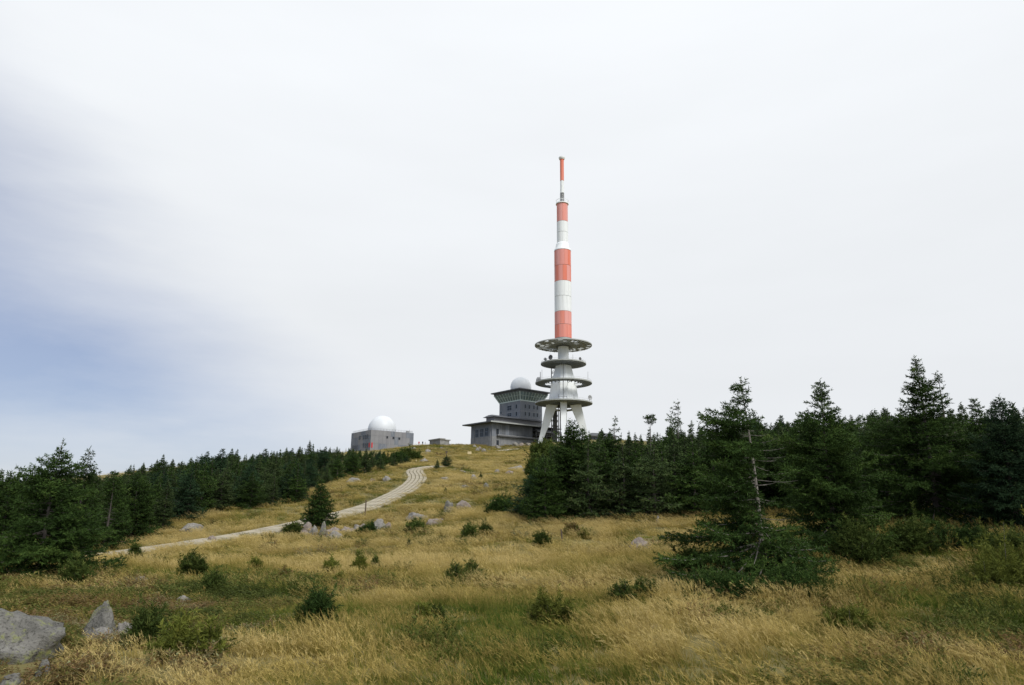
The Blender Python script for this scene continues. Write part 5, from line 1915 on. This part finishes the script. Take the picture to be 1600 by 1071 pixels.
def person(px, py, hpx, jacket, trousers, label, yaw, stride):
    p = place(px, py)
    hgt = hpx * mpp(p)
    s = hgt / 1.75
    me = bpy.data.meshes.new('person')
    v = [(0, 0, 0.95), (0, 0, 1.18), (0, 0, 1.40), (0, 0, 1.50), (0, 0.01, 1.60), (0, 0.01, 1.70),
         (-0.18, 0, 1.40), (-0.24, 0.02, 1.12), (-0.22, -0.08, 0.86), (0.18, 0, 1.40), (0.24, -0.02, 1.12), (0.22, 0.08, 0.86),
         (-0.10, 0, 0.88), (-0.11, -stride * 0.6, 0.48), (-0.11, -stride, 0.07), (-0.11, -stride - 0.14, 0.03),
         (0.10, 0, 0.88), (0.11, stride * 0.4, 0.48), (0.11, stride, 0.07), (0.11, stride - 0.14, 0.03)]
    e = [(0, 1), (1, 2), (2, 3), (3, 4), (4, 5), (2, 6), (6, 7), (7, 8), (2, 9), (9, 10), (10, 11), (0, 12), (12, 13), (13, 14), (14, 15), (0, 16), (16, 17), (17, 18), (18, 19)]
    rad = [0.15, 0.14, 0.16, 0.06, 0.095, 0.085, 0.075, 0.055, 0.04, 0.075, 0.055, 0.04, 0.095, 0.065, 0.045, 0.04, 0.095, 0.065, 0.045, 0.04]
    me.from_pydata(v, e, [])
    tmp = link('person', me)
    tmp.modifiers.new('skin', 'SKIN')
    for i, sv in enumerate(me.skin_vertices[0].data):
        sv.radius = (rad[i], rad[i] * 0.85)
        sv.use_root = i == 0
    sb = tmp.modifiers.new('sub', 'SUBSURF')
    sb.levels = sb.render_levels = 1
    bpy.context.view_layer.update()
    ev = tmp.evaluated_get(bpy.context.evaluated_depsgraph_get())
    body = bpy.data.meshes.new_from_object(ev)
    bpy.data.objects.remove(tmp)
    for m_ in (jacket, trousers, 'skin', 'hair', 'jacket_black'):
        body.materials.append(M[m_])
    for f in body.polygons:
        c = f.center
        f.material_index = 3 if (c.z > 1.66 or (c.z > 1.54 and c.y > 0.02)) else 2 if c.z > 1.47 else (2 if (abs(c.x) > 0.17 and c.z < 0.9 and c.z > 0.75) else (0 if c.z > 0.86 else (4 if c.z < 0.09 else 1)))
        f.use_smooth = True
    o = link('person', body, None, tuple(p), (0, 0, yaw))
    o.scale = (s, s, s)
    tag(o, label, 'person')


person(654.4, 696.2, 7.6, 'jacket_red', 'trousers_tan', 'person in a red jacket standing on the crest beside the grey block', 0.3, 0.10)
person(660.2, 696.2, 7.4, 'jacket_black', 'trousers_dark', 'person in dark clothes on the crest, middle one of three', -0.4, 0.16)
person(664.2, 696.2, 6.2, 'jacket_pale', 'trousers_tan', 'smaller person in a pale jacket on the crest, right one of three', 1.2, 0.12)
person(540.2, 707, 6.6, 'jacket_pale', 'trousers_dark', 'person in pale top walking left of the grey panelled block', 1.4, 0.14)
person(545.4, 707, 6.4, 'jacket_blue', 'trousers_dark', 'person in a blue jacket close to the left wall of the grey block', 1.0, 0.10)

# ------------------------------------------------------------------ grass and heath


def blade_arrays(n, rad, hmin, hmax, wid, rng, lean, base_t, tip_t, curve=0.35, plume=0.0):
    V, Fc, T = [], [], []
    for _ in range(n):
        a = rng.uniform(0, 6.283)
        r = rad * math.sqrt(rng.uniform(0, 1))
        p = np.array([r * math.cos(a), r * math.sin(a), -0.04])
        h = rng.uniform(hmin, hmax)
        out = np.array([math.cos(a), math.sin(a), 0]) * rng.uniform(0.0, curve) * h + np.array([lean * h * rng.uniform(0.4, 1.3), rng.normal(0, 0.08) * h, 0])
        b = rng.uniform(0, 6.283)
        wv = np.array([math.cos(b), math.sin(b), 0]) * wid * 0.5
        q1 = p + out * 0.28 + np.array([0, 0, h * 0.5])
        q2 = p + out * 1.0 + np.array([0, 0, h * rng.uniform(0.86, 1.0)])
        o = len(V)
        dt = rng.normal(0, 0.08)
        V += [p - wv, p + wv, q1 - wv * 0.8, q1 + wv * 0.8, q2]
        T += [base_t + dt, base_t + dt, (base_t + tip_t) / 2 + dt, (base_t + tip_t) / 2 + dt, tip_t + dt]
        Fc += [(o, o + 1, o + 3), (o, o + 3, o + 2), (o + 2, o + 3, o + 4)]
        if rng.random() < plume:
            d = (q2 - q1) / np.linalg.norm(q2 - q1)
            for _k in range(7):
                s = q1 + (q2 - q1) * rng.uniform(0.45, 1.0)
                e = s + (d + rng.normal(0, 0.5, 3)) * 0.05
                w2 = rng.normal(size=3)
                w2 = np.cross(d, w2)
                w2 *= 0.006 / max(np.linalg.norm(w2), 1e-6) * (wid / 0.008)
                o = len(V)
                V += [s - w2, s + w2, e]
                T += [tip_t + 0.12 + dt] * 3
                Fc += [(o, o + 1, o + 2)]
    return np.array(V), np.array(Fc), np.array(T)


def grass():
    rng = np.random.default_rng(4)
    src = bpy.data.collections.new('grass_sources')
    names = []

    def clump(nm, mat, parts):
        V, Fc, T = [], [], []
        o = 0
        for v, f, t in parts:
            V.append(v)
            Fc.append(f + o)
            T.append(t)
            o += len(v)
        me = tri_mesh(nm, np.vstack(V), np.vstack(Fc), mat, np.concatenate(T))
        ob = bpy.data.objects.new(nm, me)
        src.objects.link(ob)
        names.append(nm)
    for q in range(4):       # tussocks with flower stalks
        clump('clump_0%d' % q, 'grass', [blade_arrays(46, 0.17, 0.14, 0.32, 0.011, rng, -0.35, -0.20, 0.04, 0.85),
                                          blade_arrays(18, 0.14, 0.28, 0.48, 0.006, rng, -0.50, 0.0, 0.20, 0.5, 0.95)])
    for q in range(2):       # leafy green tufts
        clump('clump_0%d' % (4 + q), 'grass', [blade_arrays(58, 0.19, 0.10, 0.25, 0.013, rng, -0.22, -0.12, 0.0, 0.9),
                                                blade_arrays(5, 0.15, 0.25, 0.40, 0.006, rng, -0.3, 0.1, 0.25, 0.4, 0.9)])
    for q in range(2):       # heath sprigs
        parts = []
        tw0, tw1, ti = [], [], []
        for k in range(46):
            a, r = rng.uniform(0, 6.283), 0.2 * math.sqrt(rng.uniform(0, 1))
            p = np.array([r * math.cos(a), r * math.sin(a), 0.0])
            tw0.append(p)
            tw1.append(p + np.array([math.cos(a) * 0.12 * rng.uniform(0, 1), math.sin(a) * 0.12 * rng.uniform(0, 1), rng.uniform(0.16, 0.36)]))
            ti.append(rng.uniform(-0.2, 0.25))
        v, f, t = needles_from(tw0, tw1, ti, 0.022, 0.05, 0.018, rng)
        t = np.repeat(np.clip(np.array(ti), -0.3, 0.4).mean() + rng.normal(0, 0.13, len(f)), 3)
        clump('clump_0%d' % (6 + q), 'heath', [(v, f, t)])

    def field(name, label, n, y0, y1, dens_fn, scale, wide, cat_heath=False):
        Y = np.sqrt(rng.uniform(y0 * y0, y1 * y1, n))
        X = rng.uniform(-1, 1, n) * (0.80 * Y + 9)
        keep = rng.uniform(0, 1, n) < dens_fn(X, Y)
        X, Y = X[keep], Y[keep]
        pd = path_dist(X, Y)
        k2 = pd > 1.18 + 0.10 * scale
        X, Y = X[k2], Y[k2]
        Z = gz(X, Y) - 0.02
        return X, Y, Z

    rk = np.array([list(place(r[0], r[1])[:2]) + [r[2] * mpp(place(r[0], r[1]))] for r in ROCKS])

    def clear(X, Y):
        d = np.hypot(X[:, None] - rk[None, :, 0], (Y[:, None] - rk[None, :, 1] + rk[None, :, 2] * 0.12) * 0.8)
        return (d > np.minimum(rk[None, :, 2] * 0.52 + 0.12, 0.62)).all(1)

    def heathiness(X, Y):
        l = sstep(-3.0, -7.0, X + 0.10 * (Y - 10)) * sstep(27, 17, Y)
        r_ = sstep(3.5, 8.5, X - 0.12 * (Y - 10)) * sstep(27, 19, Y) * 0.45
        return np.clip(l + r_ + 0.7 * vnoise(X / 2.2, Y / 2.2, 31) + 0.35 * vnoise(X / 6, Y / 6, 32) - 0.06, 0, 1)

    def openness(X, Y):
        # meadow keeps clear of the closed forest
        px, py = [], []
        eL = np.array([place(*e) for e in EDGE_L])
        eR = np.array([place(*e) for e in EDGE_R])
        P = np.stack([X, Y, gz(X, Y)], 1)
        d = P @ F0
        U = CX + FPX * (P @ RT) / d
        yl = np.interp(U, [e[0] for e in EDGE_L], eL[:, 1], right=1e4)
        yr = np.interp(U, [e[0] for e in EDGE_R], eR[:, 1], left=1e4)
        inl = (Y > yl + 2.5) & (U < 600)
        inr = (Y > yr + 2.5)
        return np.where(inl | inr, 0.10, 1.0)

    def make(name, label, cat, sets):
        X, Y, Z, S, H, I, T = [np.concatenate(a) for a in zip(*sets)]
        n = len(X)
        me = bpy.data.meshes.new(name)
        me.vertices.add(n)
        me.vertices.foreach_set('co', np.stack([X, Y, Z], 1).astype(np.float32).ravel())
        for nm, ty, arr in (('patch', 'FLOAT', T), ):
            at_ = me.attributes.new(nm, ty, 'POINT')
            at_.data.foreach_set('value', arr.astype(np.float32))
        at_ = me.attributes.new('pick', 'INT', 'POINT')
        at_.data.foreach_set('value', I.astype(np.int32))
        at_ = me.attributes.new('spin', 'FLOAT_VECTOR', 'POINT')
        rot = np.stack([rng.normal(0, 0.08, n), rng.normal(0, 0.08, n), rng.normal(0, 0.35, n) + 2.2 * vnoise(X / 5, Y / 5, 61) + 1.2 * vnoise(X / 1.7, Y / 1.7, 62)], 1)
        at_.data.foreach_set('vector', rot.astype(np.float32).ravel())
        at_ = me.attributes.new('size', 'FLOAT_VECTOR', 'POINT')
        at_.data.foreach_set('vector', np.stack([S, S, H], 1).astype(np.float32).ravel())
        o = link(name, me)
        scatter_nodes(o, name, src)
        tag(o, label, cat, None, 'stuff')
        print(name, n)
        return o

    gs, hs = [], []
    # bands: (from, to, clumps per square metre, horizontal scale, vertical scale)
    for (y0, y1, dens, sx, sz) in ((6.5, 18, 17, 1.0, 1.0), (18, 32, 9, 1.25, 1.0), (32, 62, 4.6, 1.75, 1.0), (62, 120, 1.9, 2.6, 1.05), (120, 285, 0.62, 4.2, 1.1)):
        area = 0.80 * (y1 * y1 - y0 * y0) + 18 * (y1 - y0)
        n = int(area * dens)
        X, Y, Z = field('g', '', n, y0, y1, openness, sx, sx)
        c = clear(X, Y)
        X, Y, Z = X[c], Y[c], Z[c]
        he = heathiness(X, Y) if y0 < 30 else np.clip(0.15 + 0.9 * vnoise(X / 8, Y / 8, 31), 0, 1) * 0.3
        ish = rng.uniform(0, 1, len(X)) < he * 0.8
        m = len(X)
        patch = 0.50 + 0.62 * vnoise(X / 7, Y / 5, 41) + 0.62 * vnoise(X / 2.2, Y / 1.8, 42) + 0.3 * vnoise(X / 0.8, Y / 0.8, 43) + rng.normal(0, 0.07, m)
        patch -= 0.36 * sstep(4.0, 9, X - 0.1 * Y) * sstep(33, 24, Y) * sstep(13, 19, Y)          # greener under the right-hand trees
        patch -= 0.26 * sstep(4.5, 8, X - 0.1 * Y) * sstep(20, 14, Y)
        for (gx, gy, gr, ga) in ((845, 965, 1.9, -0.50), (870, 1010, 1.2, -0.30), (1110, 985, 2.2, 0.22), (1150, 1040, 1.8, 0.2), (560, 1010, 1.5, 0.12), (420, 1000, 1.6, -0.12), (1400, 1000, 1.8, -0.15), (330, 1040, 1.2, 0.15)):
            c_ = place(gx, gy)
            patch += ga * np.exp(-((X - c_[0]) ** 2 + (Y - c_[1]) ** 2) / (gr * gr))
        patch += 0.12 * sstep(16, 45, Y) - 0.05
        patch -= 0.22 * sstep(185, 230, Y)
        green = rng.uniform(0, 1, m) < np.clip(0.85 - patch * 1.2, 0.05, 0.9)
        pick = np.where(green, rng.integers(4, 6, m), rng.integers(0, 4, m))
        S = sx * np.clip(rng.lognormal(0, 0.28, m), 0.55, 1.9)
        H = sz * rng.uniform(0.6, 1.25, m) * (1 + 0.75 * vnoise(X / 1.3, Y / 1.3, 71) + 0.35 * vnoise(X / 4, Y / 4, 72))
        H *= (1 - 0.14 * sstep(24, 14, Y)) * (1 - 0.42 * sstep(-2.5, -5.0, X) * sstep(22, 15, Y))
        g = ~ish
        gs.append((X[g], Y[g], Z[g], S[g], H[g], pick[g], patch[g]))
        k = ish
        ht = 0.44 - 0.16 * sstep(2, 6, X) + 1.1 * vnoise(X / 1.5, Y / 1.5, 51) + rng.normal(0, 0.08, m)
        hs.append((X[k], Y[k], Z[k], S[k] * 1.25, H[k] * rng.uniform(0.7, 1.3, k.sum()), rng.integers(6, 8, k.sum()), ht[k]))
    make('dry_grass', 'dry straw-coloured grass covering the sloping meadow', 'grass', gs)
    make('heath_cover', 'low brown and olive heath growing among the grass', 'heath', hs)


grass()
